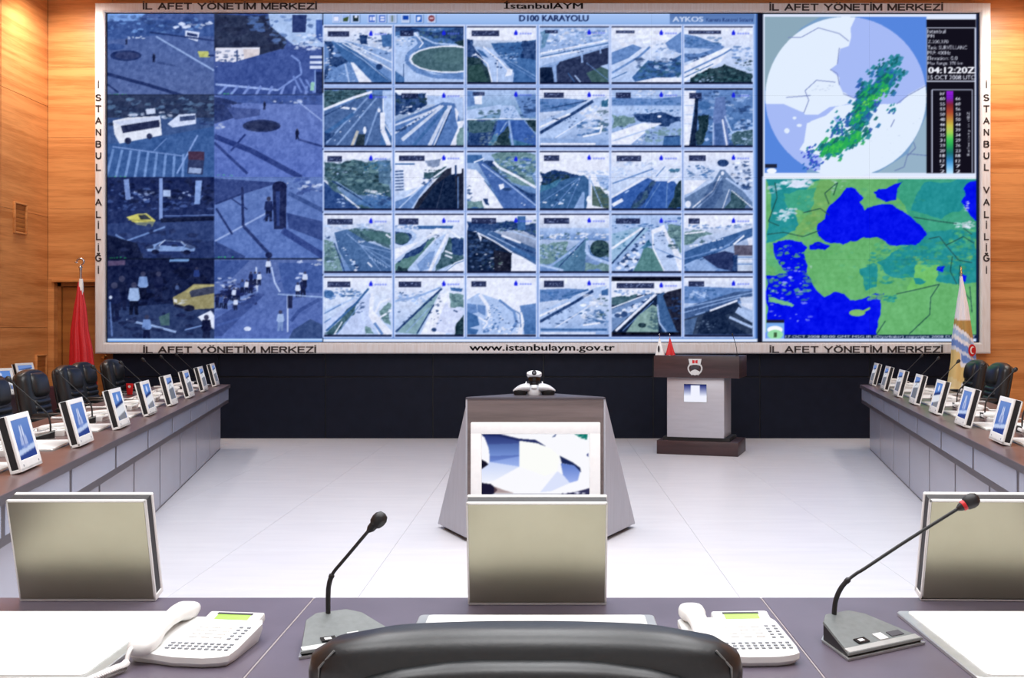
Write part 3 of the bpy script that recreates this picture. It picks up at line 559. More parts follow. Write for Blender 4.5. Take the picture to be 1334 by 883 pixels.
    sp(l_, 26, 660,150, 960,270, 22); sp(D_, 7, 700,160, 790,190, 12); l(l_, 16, 660,240, 860,200, 1060,120); p((130, 164, 180), 660,510, 940,230, 1060,140, 980,300, 860,530); l(D_, 17, 665,510, 960,230, 1070,130); l(D_, 12, 850,525, 1000,270); l(l_, 7, 760,510, 960,300); p(W_, 880,530, 1060,170, 1130,180, 1150,330, 1100,530); p((206, 216, 250), 1000,500, 1100,250, 1260,330, 1180,530)
    p(g_, 1130,170, 1260,190, 1260,300, 1140,300); sp(G_, 10, 1140,180, 1250,290, 20); l(W_, 18, 1115,130, 1135,300); sp(D_, 12, 960,190, 1060,440, 20); sp(D_, 5, 670,330, 840,430, 22); p(K_, 1180,530, 1210,420, 1260,350, 1260,530); l(D_, 10, 1170,320, 1205,335); p(B_, 1140,120, 1250,130, 1240,160, 1150,150); e(D_, 1000,490, 22,18)
    finish(1, 4, 692, 888, 68, 52)
    begin(2, 4, W_, W_)
    p(L_, 20,230, 120,170, 330,240, 500,330, 520,530, 20,530); p(M_, 20,260, 100,270, 110,340, 20,360); p(M_, 110,270, 180,280, 180,370, 110,330); p(M_, 480,280, 620,260, 620,530, 520,530, col2=B_); p(B_, 20,330, 110,370, 130,450, 20,480); p(B_, 20,470, 120,490, 100,530, 20,530)
    l(W_, 30, 130,180, 200,280, 215,370, 180,420); l(W_, 40, 330,250, 480,340, 500,430, 480,530); l(M_, 22, 300,230, 430,330, 450,430, 400,500); l(W_, 14, 120,380, 200,430, 160,480); al((B_, W_, M_), 60, 260,260, 250,510, 100, 5, 12); l(M_, 10, 330,260, 480,350, 490,470); sp(D_, 5, 330,400, 490,470, 14); sp(W_, 14, 300,470, 500,530, 18)
    finish(2, 4, 58, 188, 66, 50, amt=6)
    begin(3, 4, W_, l_)
    p(M_, 655,140, 900,130, 1080,140, 900,220, 655,250); sp(B_, 22, 660,150, 980,230, 26); p(L_, 655,330, 1150,120, 1240,110, 1100,300, 860,470, 655,470); l(D_, 24, 655,420, 960,250, 1120,150); l(W_, 18, 655,370, 920,250); l(B_, 18, 860,200, 1080,140)
    sp(D_, 13, 700,280, 980,440, 17); sp(W_, 20, 1020,180, 1200,400, 32); sp(B_, 24, 980,320, 1240,450, 26); p(B_, 1190,150, 1250,130, 1250,190, 1190,190); sp(G_, 10, 1160,200, 1250,380, 22); l(W_, 7, 790,470, 1080,290); l(B_, 20, 660,490, 1240,490); l(W_, 14, 660,520, 1140,520); l(W_, 16, 1030,450, 1180,430)
    finish(3, 4, 690, 865, 64, 54)
    begin(4, 4, N_, N_)
    p(W_, 15,65, 620,65, 620,160, 300,180, 15,240, al=1); sp(M_, 12, 20,150, 400,180, 22); p(G_, 15,210, 240,180, 200,230, 15,270); p((110, 140, 190), 15,310, 330,180, 420,180, 200,340, 15,510); al((D_, W_, L_), 60, 370,200, 70,370, 40, 8, 28); l(W_, 22, 400,180, 200,360, 50,500); l(M_, 8, 380,240, 110,500); l(W_, 10, 15,300, 300,190)
    p((132, 164, 164), 370,270, 410,290, 420,510, 140,510, 240,370); sp(G_, 16, 330,290, 420,480, 28); e(K_, 280,450, 36,22); p((60, 96, 148), 410,190, 470,160, 560,440, 600,510, 460,510, 410,350); p((30, 34, 56), 460,190, 500,160, 620,130, 620,510, 580,500, 510,330); l(L_, 12, 412,270, 430,430, 490,510); sp(D_, 8, 520,200, 610,400, 30)
    p((14, 16, 30), 15,512, 620,512, 620,545, 15,545); p((14, 16, 30), 15,30, 620,30, 620,62, 15,62)
    finish(4, 4, 58, 384, 82, 48)
    begin(5, 4, W_, M_)
    p(M_, 645,110, 1240,130, 1240,260, 645,260); sp(B_, 26, 650,130, 1000,240, 22); sp(L_, 16, 700,150, 860,210, 20); l(L_, 10, 720,150, 830,210); p((64, 92, 142), 645,300, 1090,160, 1240,150, 1240,200, 880,330, 645,400); l(l_, 9, 645,300, 1240,165); l(l_, 9, 645,340, 1140,205); sp(D_, 14, 680,280, 1060,320, 14)
    p((44, 60, 90), 645,400, 880,330, 1110,250, 1240,420, 1240,530, 645,530); p(N_, 820,340, 1110,245, 1150,320, 1000,360, 1050,440, 1200,530, 760,530, al=0.75); p((74, 102, 148), 645,410, 760,380, 720,530, 645,530); l(W_, 16, 870,325, 1110,235); p(L_, 1120,290, 1240,340, 1240,430, 1090,340); l(L_, 22, 1040,380, 1240,470); p(W_, 1130,210, 1240,200, 1240,320, 1150,280, al=0.7); sp((100, 120, 150), 9, 760,400, 930,490, 15); l(l_, 10, 740,360, 830,335)
    finish(5, 4, 685, 820, 66, 48)
    c.setclip(SX0, SY0, SX1, SY1); c.org(0, 0, 1)
    c.auto = False
    p((60, 110, 190), 420, 440.2, 988, 440.2, 988, 441.6, 420, 441.6); p((226, 236, 255), 420, 441.6, 988, 441.6, 988, 445, 420, 445)
    p((140, 176, 236), 982.6, 31, 985, 31, 985, 441, 982.6, 441); p((70, 110, 180), 985, 16, 987.6, 16, 987.6, 441, 985, 441)
    p((14, 18, 40), 987.6, 16, 994, 16, 994, 446, 987.6, 446)
    # ---- eight street cameras on the left (crop 1: origin 120,0 scale 3.68)
    c.auto = True
    a1, a2, a3 = (78, 104, 168), (56, 82, 146), (36, 52, 104); wht = (206, 218, 248)
    c.setclip(138, 16.5, 277.6, 122); c.org(120, 0, 3.68)
    p((74, 98, 160), 60,55, 590,55, 590,460, 60,460, col2=(84, 104, 160)); p((120, 160, 226), 60,55, 250,60, 200,100, 60,100); p((60, 88, 152), 60,100, 300,90, 590,90, 590,170, 300,165, 60,190); sp((46, 70, 130), 30, 70,75, 560,150, 26); sp((110, 150, 214), 24, 70,70, 560,150, 16)
    sp(wht, 12, 390,100, 570,130, 18); p(wht, 440,140, 510,150, 500,195, 440,175); p(a3, 450,150, 500,160, 498,172, 450,165); p((190, 196, 120), 500,240, 550,240, 560,270, 510,270); l(a3, 10, 550,262, 580,262)
    l((150, 176, 228), 8, 300,170, 590,340); e(a3, 155,262, 76,26); e((50, 62, 110), 160,262, 60,18); e(a2, 100,220, 50,16); l(a3, 16, 65,350, 250,400, 430,455); sp(wht, 6, 165,170, 240,180, 10); c.man(158,210,30,(24, 34, 70)); c.man(290,294,42,(24, 34, 70)); l((64, 84, 140), 10, 300,295, 390,310); l((40, 58, 112), 8, 270,150, 580,190); l(a3, 8, 65,400, 120,440)
    c.tex(9, 18); c.tex(6, 9); sp((70, 220, 110), 12, 75,447, 155,452, 5)
    c.setclip(277.6, 16.5, 419, 122)
    p((56, 78, 140), 580,55, 1110,55, 1110,450, 580,450, col2=(70, 90, 160)); p((44, 54, 84), 580,60, 880,80, 930,200, 890,260, 800,270, 580,230); sp((34, 42, 72), 40, 590,70, 900,240, 34); sp((80, 110, 170), 18, 740,70, 880,150, 20); p((170, 196, 240), 840,60, 1105,60, 1105,220, 960,210, 850,120); sp((90, 120, 180), 24, 850,70, 1100,230, 18); p((40, 56, 110), 955,65, 1025,65, 1020,150, 955,150); p((66, 96, 170), 1070,90, 1100,90, 1100,200, 1070,180); sp(wht, 22, 950,160, 1100,235, 17)
    p((226, 228, 246), 585,225, 800,222, 795,298, 585,290); sp((60, 80, 130), 14, 590,230, 720,290, 14); p((214, 206, 214), 720,232, 795,232, 795,290, 725,290); l((60, 80, 130), 8, 690,235, 690,330); c.man(702,345,50,wht); l(wht, 9, 590,318, 640,318)
    p((62, 84, 152), 580,320, 900,230, 1110,260, 1110,450, 580,450); l((150, 174, 232), 10, 585,400, 890,428); l((120, 146, 214), 9, 890,425, 1000,350, 990,290, 950,260)
    for q in range(8): l((122, 146, 214), 12, 640+q*55,408, 600+q*60,450)
    for q in range(4): l((110, 136, 206), 9, 960+q*30,360+q*8, 1000+q*30,440)
    for y in (270, 295, 318): l(wht, 13, 1040,y, 1102,y)
    l((140, 170, 230), 5, 1065,330, 1065,440); p((150, 200, 190), 1045,390, 1062,390, 1060,430, 1042,430); p(a3, 1070,340, 1105,340, 1105,445, 1070,445)
    c.tex(8, 18); c.tex(6, 9); sp((70, 220, 110), 12, 590,440, 670,446, 5)
    c.setclip(138, 122, 277.6, 230)
    p((50, 72, 120), 60,450, 590,450, 590,860, 60,860, col2=(74, 106, 168)); p((46, 58, 92), 60,450, 590,450, 590,560, 60,560); sp((90, 120, 160), 34, 70,460, 580,570, 24); sp((40, 54, 90), 26, 70,460, 580,600, 28); p((58, 92, 152), 60,690, 330,650, 590,600, 590,860, 60,860)
    p((222, 228, 246), 92,575, 160,560, 320,552, 328,645, 125,685, 100,640); p((40, 48, 84), 130,600, 315,570, 318,605, 140,635); p((200, 210, 240), 95,580, 320,552, 322,570, 130,598); e((40, 48, 84), 165,672, 16,16); e((40, 48, 84), 268,650, 14,14); p(wht, 250,520, 295,515, 298,540, 255,545); sp(wht, 6, 180,540, 240,550, 14)
    p(wht, 355,590, 410,545, 490,540, 492,590, 380,608); p((60, 76, 120), 415,556, 488,548, 488,570, 415,578); sp(wht, 8, 320,530, 380,570, 14); sp(a3, 7, 500,570, 580,600, 14)
    for q in range(9): l((112, 146, 206), 12, 95+q*42,712+q*3, 60+q*46,850)
    l((120, 150, 210), 6, 90,700, 430,745); l((130, 160, 220), 8, 500,645, 400,830); p((70, 50, 76), 455,722, 532,724, 532,765, 455,762); p((50, 62, 104), 455,762, 532,765, 525,835, 450,830); p((150, 170, 214), 460,800, 520,805, 515,830, 455,825); l((120, 150, 210), 4, 290,720, 350,660)
    c.tex(8, 18); c.tex(6, 9); sp((70, 220, 110), 10, 75,840, 155,846, 5)
    c.setclip(277.6, 122, 419, 230)
    p((100, 122, 190), 580,450, 1110,450, 1110,860, 580,860, col2=(88, 112, 190)); p((46, 62, 116), 580,460, 650,470, 680,560, 580,590); sp((40, 54, 104), 16, 590,470, 680,560, 26); p((70, 88, 150), 640,510, 800,520, 800,550, 680,570); p((66, 90, 158), 580,450, 1110,450, 1110,500, 700,490); sp((60, 80, 140), 20, 660,455, 1100,500, 14); sp(wht, 7, 830,475, 1000,490, 12); l((150, 172, 230), 6, 980,480, 1105,580)
    e((44, 56, 100), 808,600, 92,30); e((38, 48, 86), 808,600, 76,22); c.man(979,665,52,(22, 30, 66)); l((50, 68, 132), 10, 985,665, 1105,700); l((46, 64, 130), 26, 580,650, 760,720, 1000,850); l((46, 64, 130), 14, 580,680, 740,830); l((46, 64, 130), 9, 660,720, 730,640); c.man(822,522,40,(22, 30, 66)); sp(wht, 4, 590,590, 630,610, 12)
    c.tex(9, 18); c.tex(6, 9); sp((70, 220, 110), 12, 590,834, 670,840, 5)
    # lower four (crop 2: origin 120,220 scale 3.53)
    c.setclip(138, 230, 277.6, 336); c.org(120, 220, 3.53)
    p((28, 40, 86), 60,30, 560,30, 560,420, 60,420, col2=(38, 54, 104)); sp((74, 98, 160), 34, 70,90, 540,190, 16); sp((170, 190, 236), 14, 170,100, 460,140, 14); sp((18, 26, 60), 30, 70,50, 540,170, 26); l((120, 146, 206), 24, 150,45, 160,140); l((130, 156, 216), 16, 310,40, 310,230); p((130, 160, 220), 470,50, 500,50, 490,160, 465,160); p((170, 192, 236), 320,95, 355,95, 355,125, 320,125)
    p((204, 200, 110), 150,220, 200,205, 245,203, 285,235, 270,265, 200,255); p((50, 56, 70), 205,210, 240,208, 265,230, 215,230); e((24, 30, 60), 180,250, 12,9); e((24, 30, 60), 255,260, 12,9); l((150, 148, 90), 4, 160,232, 280,240); p((54, 74, 128), 60,250, 560,230, 560,330, 60,340, al=0.6); l((110, 140, 200), 8, 100,300, 150,330, 330,265); l((20, 28, 60), 20, 310,235, 560,225); l((92, 118, 180), 5, 320,215, 560,210)
    p((128, 158, 214), 240,360, 330,325, 400,330, 470,358, 465,378, 250,378); p((40, 56, 110), 290,350, 330,330, 400,335, 420,355); l((40, 56, 110), 6, 240,380, 470,385); e((20, 26, 60), 285,380, 18,11); e((20, 26, 60), 430,382, 18,11); l((190, 206, 236), 4, 330,325, 300,352); l((190, 206, 236), 4, 400,330, 440,358); p((20, 28, 60), 60,300, 200,340, 230,410, 60,415); sp((30, 40, 80), 14, 80,280, 520,410, 30)
    c.tex(8, 16); c.tex(6, 9); sp((50, 200, 110), 12, 68,405, 155,410, 5)
    c.setclip(277.6, 230, 419, 336)
    p((96, 122, 186), 555,30, 1065,30, 1065,420, 555,420, col2=(88, 116, 186)); p((52, 70, 130), 555,40, 700,50, 860,60, 700,110, 555,160); p((56, 76, 138), 890,200, 1060,240, 1060,330, 900,270); p((54, 74, 134), 560,330, 700,400, 690,420, 555,420); sp((60, 82, 150), 12, 900,40, 1060,110, 20); sp(wht, 8, 880,55, 1060,100, 14); l((150, 172, 226), 8, 560,330, 800,200); l((60, 84, 146), 20, 900,110, 1060,190)
    p((30, 40, 84), 825,80, 890,70, 888,275, 832,275); e((26, 34, 76), 858,80, 34,26); p((46, 64, 124), 840,100, 860,100, 858,260, 845,260); l((50, 70, 136), 30, 870,280, 1060,400); l((34, 46, 96), 12, 685,80, 690,260); l((40, 56, 112), 15, 690,260, 810,390); e((26, 36, 80), 808,395, 16,14); l((40, 56, 112), 10, 565,180, 640,300); c.man(808,240,115,(30, 42, 90)); l((40, 56, 112), 5, 785,235, 800,205, 826,235); l((40, 56, 112), 8, 560,160, 690,110); l((40, 56, 112), 6, 630,130, 710,185)
    c.tex(8, 16); c.tex(6, 9); sp((50, 200, 110), 12, 562,402, 655,407, 5)
    c.setclip(138, 336, 277.6, 441)
    p((20, 28, 64), 60,415, 560,415, 560,780, 60,780, col2=(30, 44, 86)); l((110, 150, 206), 12, 350,420, 440,418); p((86, 74, 110), 65,422, 145,420, 145,440, 65,445); sp((14, 20, 50), 26, 80,440, 540,640, 34); p((44, 60, 104), 60,640, 350,620, 560,660, 560,780, 60,780); c.man(228,600,130,(120, 150, 206),(16, 22, 50)); c.man(186,670,150,(150, 176, 222),(14, 20, 46)); c.man(475,530,80,(46, 66, 130)); c.man(385,575,50,(70, 90, 140)); c.man(300,600,130,(24, 32, 70)); c.man(130,650,160,(20, 28, 62)); c.man(95,690,170,(26, 36, 78))
    p((146, 140, 104), 365,590, 420,560, 460,530, 560,530, 560,640, 430,648, 370,625); p((60, 66, 90), 440,560, 560,535, 560,570, 450,590); p((176, 170, 124), 425,566, 460,534, 560,532, 560,540, 470,543, 436,570); e((24, 28, 54), 440,640, 26,15); p((220, 222, 226), 368,596, 386,600, 386,616, 370,610); p((30, 34, 60), 372,618, 428,634, 426,646, 372,632); sp((186, 190, 190), 5, 380,600, 430,620, 12); l((150, 176, 226), 10, 150,695, 270,720, 380,750); l((90, 116, 176), 8, 75,610, 85,770); e(wht, 78,590, 8,8); p((220, 228, 250), 480,680, 540,650, 568,690, 560,740, 500,700); c.man(520,800,130,(20, 26, 60)); c.man(245,790,120,(110, 140, 200)); p((70, 100, 110), 300,680, 350,660, 350,720, 310,720); sp((20, 28, 66), 14, 80,660, 460,770, 26); l((120, 150, 210), 6, 420,740, 500,720)
    c.tex(8, 16); c.tex(6, 9)
    c.setclip(277.6, 336, 419, 441)
    p((86, 108, 170), 555,415, 1065,415, 1065,780, 555,780, col2=(84, 108, 180)); p((60, 84, 150), 555,420, 720,420, 640,500, 555,520); p((66, 92, 160), 850,430, 1065,430, 1065,570, 880,570); sp((30, 40, 90), 40, 565,520, 750,620, 20); sp(wht, 18, 570,500, 760,600, 12); sp((24, 32, 76), 16, 570,560, 690,640, 18); c.man(806,480,70,wht); l((180, 200, 244), 8, 820,450, 835,520, 860,565); p((56, 76, 140), 560,690, 760,570, 790,575, 590,770, 555,770, al=0.8); l((74, 98, 168), 10, 570,720, 690,680); l((200, 214, 246), 6, 750,450, 755,565)
    for q in range(5): l((120, 148, 210), 9, 560+q*20,650+q*-8, 640+q*30,600-q*10, al=0.6)
    [c.man(570+q*13+(q%3)*6, 640-q*9+(q%4)*10, 62, ((24, 32, 76), (60, 84, 150), wht, (30, 40, 90))[q%4]) for q in range(15)]; c.man(655,650,60,wht); sp(wht, 4, 935,480, 980,520, 16); c.man(966,590,90,(30, 40, 84)); c.man(942,590,70,wht); c.man(975,540,70,wht); l((190, 206, 244), 6, 895,580, 895,750); p((26, 34, 74), 895,580, 918,580, 916,640, 895,640); c.man(862,745,96,(160, 184, 230),(120, 146, 200)); e(wht, 710,735, 17,10); l((60, 82, 148), 16, 910,700, 950,650, 1040,600); p((56, 78, 130), 920,740, 1000,690, 1065,720, 1065,780, 900,780); l((150, 176, 226), 6, 850,575, 1065,590); sp(wht, 5, 940,415, 1050,440, 14); l((66, 90, 160), 9, 850,520, 910,490)
    c.tex(7, 16); c.tex(6, 9)
    c.setclip(SX0, SY0, SX1, SY1); c.org(0, 0, 1)
    c.auto = False
    p((110, 160, 232), 138, 440.8, 419, 440.8, 419, 445.2, 138, 445.2); p((200, 224, 255), 138, 441.6, 419, 441.6, 419, 443.4, 138, 443.4); p((10, 16, 34), 418.6, 60, 420, 60, 420, 120, 418.6, 120)
    # ---- weather radar (crop: origin 995,10 scale 4.014)
    c.setclip(994, 16.5, 1277, 230); c.org(995, 10, 4.014)
    p((224, 234, 255), 0,28, 1132,28, 1132,884, 0,884); p((120, 158, 200), 8,42, 857,42, 857,860, 8,860)
    p((86, 134, 222), 490,42, 857,42, 857,410, 800,420, 600,400); p((86, 134, 222), 8,480, 200,520, 230,700, 230,860, 8,860); p((140, 168, 186), 8,42, 300,42, 200,100, 60,260, 8,430); p((150, 178, 200), 857,560, 857,860, 600,860, 760,760)
    cx, cy, rx, ry = 434, 462, 422, 420
    def disc(col, *xy):
        pts = [(xy[i], xy[i+1]) for i in range(0, len(xy), 2)]
        q = []                                      # clip the shape to the radar disc by pulling outside points onto it
        n = len(pts)
        for i in range(n):
            (x1, y1), (x2, y2) = pts[i], pts[(i+1) % n]
            for t in range(12):
                x, y = x1+(x2-x1)*t/12, y1+(y2-y1)*t/12; d = math.hypot((x-cx)/rx, (y-cy)/ry)
                if d > 1: x, y = cx+(x-cx)/d, cy+(y-cy)/d
                q += [x, y]
        p(col, *q)
    Q = [(cx+rx*math.cos(t*PI/60), cy+ry*math.sin(t*PI/60)) for t in range(120)]
    p((226, 238, 255), *[v for u in Q for v in u])
    sea = (166, 186, 246); c.frac = 0.10
    disc(sea, 488,40, 460,100, 462,150, 450,195, 405,210, 390,290, 352,318, 400,360, 400,400, 420,440, 480,470, 500,490, 440,500, 380,515, 330,560, 250,590, 225,640, 215,700, 190,740, 300,770, 330,840, 100,880, 0,700, 0,500, 110,500, 200,540, 290,555, 350,515, 470,500, 660,500, 720,495, 760,450, 860,395, 860,200, 760,60)
    disc((226, 238, 255), 110,500, 210,535, 220,555, 290,555, 350,512, 440,495, 480,480, 430,440, 300,430, 100,440)
    disc((226, 238, 255), 230,600, 300,580, 380,600, 380,660, 300,690, 215,700); disc((226, 238, 255), 660,500, 620,560, 500,640, 460,760, 300,800, 300,880, 860,880, 860,400, 760,460, 720,495)
    disc((226, 238, 255), 195,735, 240,715, 270,740, 230,760); e((226, 238, 255), 165,573, 10,8); e((226, 238, 255), 190,612, 14,8); e((226, 238, 255), 125,640, 14,14); disc(sea, 370,570, 400,560, 420,600, 390,610)
    c.frac = 0
    for a in ((130,150, 200,150, 290,100, 400,130, 450,170), (215,545, 240,480, 220,430, 280,375, 380,385), (352,318, 390,340, 400,400), (120,465, 250,455), (400,205, 390,290), (480,470, 420,445), (860,400, 760,455, 700,500), (670,620, 690,580)): l((120, 134, 190), 4, *a)
    for a in ((760,770, 800,730, 790,700), (690,850, 740,830, 760,760, 857,770)): l((110, 130, 176), 5, *a)
    sp((170, 184, 220), 18, 250,400, 370,430, 7, 0.5); sp((160, 180, 215), 30, 520,560, 850,830, 6, 0.4)
    rg = c.rng
    def rain(pts, n, cols, spread, r0, r1):
        for _ in range(n):
            i = rg.integers(0, len(pts)-1); t = rg.uniform(0, 1)
            x = pts[i][0]*(1-t)+pts[i+1][0]*t+rg.normal(0, spread); y = pts[i][1]*(1-t)+pts[i+1][1]*t+rg.normal(0, spread*0.7)
            r = rg.uniform(r0, r1); k = cols[rg.integers(0, len(cols))]
            p(k, x-r, y+r*0.6, x+r*0.2, y-r*0.9, x+r, y-r*0.5, x+r*0.2, y+r*0.8, al=0.85)
    teal, grn, dgr, blu = (30, 130, 142), (40, 170, 90), (20, 98, 104), (40, 84, 170)
    pa = [(640, 340), (640, 400), (540, 440), (540, 500), (490, 560), (500, 640)]; pb = [(500, 660), (440, 700), (380, 730), (320, 740)]
    rain([(590, 330), (650, 290), (705, 250), (690, 340), (740, 340)], 110, (teal, (60, 140, 176), dgr), 16, 6, 16)
    rain(pa, 330, (teal, blu, dgr, (40, 110, 170)), 34, 8, 20); rain(pa, 200, (dgr, teal, grn), 20, 8, 18); rain(pb, 210, (teal, grn, dgr), 26, 8, 20); rain(pb, 110, (grn, (70, 196, 84), (40, 170, 90)), 15, 7, 15)
    rain([(640, 420), (600, 470), (550, 470), (500, 550), (480, 600)], 70, (grn, (60, 186, 80), (110, 210, 90)), 14, 5, 12); rain([(400, 590), (410, 640), (370, 640)], 50, (blu, teal), 16, 6, 13); rain([(280, 720), (230, 760), (290, 830), (220, 830)], 60, ((50, 70, 200), (40, 100, 180)), 16, 5, 10); rain([(690, 520), (670, 540)], 16, (blu, teal), 12, 5, 10); sp((190, 60, 60), 4, 480,520, 560,560, 5)
    p((30, 36, 60), 10,815, 72,815, 72,835, 10,835); e((240, 246, 255), 45,850, 26,14)
    # text column
    p((18, 16, 28), 858,55, 1116,55, 1116,862, 858,862); l((214, 220, 240), 5, 858,100, 1114,100); l((214, 220, 240), 5, 858,380, 1114,380); l((160, 170, 200), 4, 860,100, 860,380); l((206, 216, 240), 6, 1114,100, 1114,862); l((228, 236, 255), 14, 1124,40, 1124,870); l((16, 24, 52), 12, 1136,20, 1136,884)
    wt = (226, 230, 244)
    for s_, x1, y0, y1 in (('Istanbul', 958, 108, 128), ('PPI', 898, 135, 153), ('Z,200,370', 972, 164, 184), ('Task: SURVEILLANC', 1070, 193, 213), ('PRF: 400Hz', 984, 221, 241), ('Elevation: 0.0', 1020, 249, 269), ('Max Range: 370 km', 1048, 277, 299)): c.text(s_, 864, y0, x1, y1, wt, 0.01)
    c.text('04:12:20Z', 866, 305, 1112, 339, (244, 246, 255), 0.045); c.text('15 OCT 2008 UTC', 866, 348, 1112, 372, wt, 0.02)
    for a in ((886,425, 1098,425, 1098,860), (886,860, 886,425)): l((206, 214, 238), 5, *a)
    ramp = ((150, 30, 220), (120, 30, 190), (130, 40, 50), (170, 70, 50), (190, 130, 60), (200, 190, 80), (170, 210, 90), (70, 200, 90), (40, 160, 90), (30, 110, 110), (50, 130, 190), (120, 190, 240), (190, 230, 255))
    for i in range(12): p(ramp[i], 962,432+i*36, 998,432+i*36, 998,468+i*36, 962,468+i*36, col2=ramp[i+1])
    for i, (a, b) in enumerate(zip('inf 60 55 53 50 48 44 39 35 31 23 20 18 12 7 2'.split(), '-- 66 60 56 53 50 44 39 34 29 26 23 18 12 7 2'.split())):
        y = 436+i*27.2; c.text(a, 928, y, 954, y+17, wt, 0.03)
        if i: c.text(b, 1010, y, 1036, y+17, wt, 0.03)
    c.vtext('Reflectivity in dBZ', 1070, 540, 1090, 770, wt)
    # ---- satellite map (crop: origin 985,220 scale 3.533)
    c.setclip(994, 229, 1277, 445.5); c.org(985, 220, 3.533)
    p((206, 224, 255), 32,28, 1050,28, 1050,795, 32,795); p((236, 240, 255), 40,30, 1040,30, 1040,44, 40,44)
    gr, gr2, te, te2, bl = (104, 178, 112), (112, 190, 106), (36, 142, 148), (62, 160, 130), (6, 18, 236)
    c.setclip(985+48/3.533, 220+44/3.533, 985+1022/3.533, 220+780/3.533)
    p(gr, 30,30, 1040,30, 1040,800, 30,800); c.frac = 0.13; p(te, 48,44, 300,44, 180,120, 200,280, 48,340); p(te2, 130,110, 330,80, 240,200, 150,180); p((110, 170, 100), 300,50, 370,60, 330,200, 290,260, 200,320, 180,290, 270,160)
    p(te2, 660,44, 1022,44, 1022,330, 800,300, 700,200, 640,120); p(te, 780,60, 1022,44, 960,180, 860,230, 720,190); p(te, 790,290, 1022,290, 1022,520, 850,520, 600,480, 560,430, 640,380); sp((72, 166, 120), 60, 560,330, 1000,500, 24, 0.6); sp(te, 50, 520,360, 780,530, 18, 0.7); p(te, 480,460, 560,440, 560,540, 510,560)
    p(gr2, 740,440, 850,440, 830,530, 700,560); sp((130, 180, 100), 20, 700,400, 1000,440, 14, 0.6); sp(gr2, 30, 900,280, 1020,420, 16, 0.5); sp((96, 186, 116), 26, 60,350, 220,430, 16, 0.6)
    p(bl, 420,85, 460,88, 500,130, 480,150, 505,190, 560,165, 610,160, 690,200, 760,255, 792,300, 740,350, 640,352, 560,312, 500,312, 440,330, 405,348, 330,335, 290,300, 285,260, 320,230, 345,165, 375,140)
    p(bl, 545,105, 570,90, 630,75, 680,55, 655,90, 650,140, 600,150, 560,130); p(bl, 960,90, 985,60, 1022,50, 1022,240, 990,210, 950,150)
    p(bl, 250,350, 300,335, 345,352, 320,372, 250,368); p(bl, 80,340, 140,325, 215,335, 240,360, 225,390, 240,440, 235,480, 270,540, 320,590, 350,575, 370,565, 410,575, 440,605, 500,595, 540,575, 595,572, 580,640, 560,760, 560,780, 48,780, 48,490, 120,480, 90,400)
    sp((96, 178, 120), 30, 60,470, 250,620, 16, 0.8); sp((206, 220, 240), 24, 55,440, 260,720, 12, 0.7); sp((96, 178, 120), 26, 100,350, 250,480, 13, 0.9); p((120, 190, 140), 60,590, 180,625, 170,635, 70,610); p((96, 178, 120), 48,380, 90,400, 150,480, 110,480, 60,440); e((130, 190, 110), 470,662, 38,16); l((130, 190, 110), 10, 480,665, 530,640); sp(gr, 14, 520,575, 590,600, 16); p(bl, 840,450, 875,445, 865,475, 835,465); p(bl, 945,480, 975,490, 970,520, 945,510); p(te, 730,500, 790,515, 770,530, 740,530); sp(te, 12, 600,580, 650,610, 14)
    sp((226, 232, 250), 16, 130,50, 260,80, 22, 0.8); sp((226, 232, 250), 18, 85,180, 190,240, 16, 0.8); p((216, 226, 248), 180,50, 250,45, 200,85, 140,85); sp((226, 232, 250), 12, 930,240, 1015,270, 16, 0.9); sp((200, 216, 236), 8, 60,70, 110,110, 16, 0.7); sp((226, 232, 250), 8, 960,140, 985,190, 10); sp((200, 216, 236), 8, 350,50, 430,110, 12, 0.5)
    sp((70, 160, 130), 60, 60,60, 1000,560, 16, 0.35); sp((90, 170, 100), 50, 250,330, 700,560, 18, 0.3); sp(te, 36, 560,330, 980,480, 14, 0.5); sp((150, 186, 104), 30, 190,120, 340,330, 14, 0.4); p(bl, 420,85, 460,88, 500,130, 480,150, 505,190, 560,165, 610,160, 690,200, 760,255, 792,300, 740,350, 640,352, 560,312, 500,312, 440,330, 405,348, 330,335, 290,300, 285,260, 320,230, 345,165, 375,140)
    c.frac = 0; dk = (34, 76, 74)
    for a in ((55,300, 130,290, 220,310, 300,280), (220,200, 300,180, 340,210), (90,60, 100,130, 60,240, 110,260), (340,160, 320,110, 380,60), (800,320, 850,310, 880,350, 940,420, 1000,430), (650,575, 720,560, 850,530), (850,530, 810,590, 805,670, 710,760), (910,400, 900,470, 930,530), (730,220, 850,240, 930,250), (880,350, 960,310, 1010,340), (990,540, 1000,660), (960,270, 1000,300), (600,700, 560,760), (380,60, 360,120), (945,440, 940,530, 990,600)): l(dk, 4, *a)
    c.tex(7, 12); c.tex(5, 40)
    p((18, 38, 70), 135,762, 1022,762, 1022,782, 135,782); c.text('17 OCT 2008 00:00 GMT MSG IR (Diyarbakir) copyright 2008 EUMETSAT', 138, 766, 1016, 781, (232, 238, 255), 0.01)
    p((120, 170, 236), 50,708, 132,708, 132,780, 50,780); p((30, 30, 50), 52,694, 132,694, 132,708, 52,708); e((248, 250, 255), 90,740, 36,18); e((150, 220, 170), 92,762, 36,22); p((60, 90, 60), 86,752, 100,752, 98,776, 84,776)
    c.setclip(SX0, SY0, SX1, SY1); c.org(0, 0, 1); p((20, 30, 60), 1273.8, 16, 1277, 16, 1277, 446, 1273.8, 446)
    return c.blur(2)
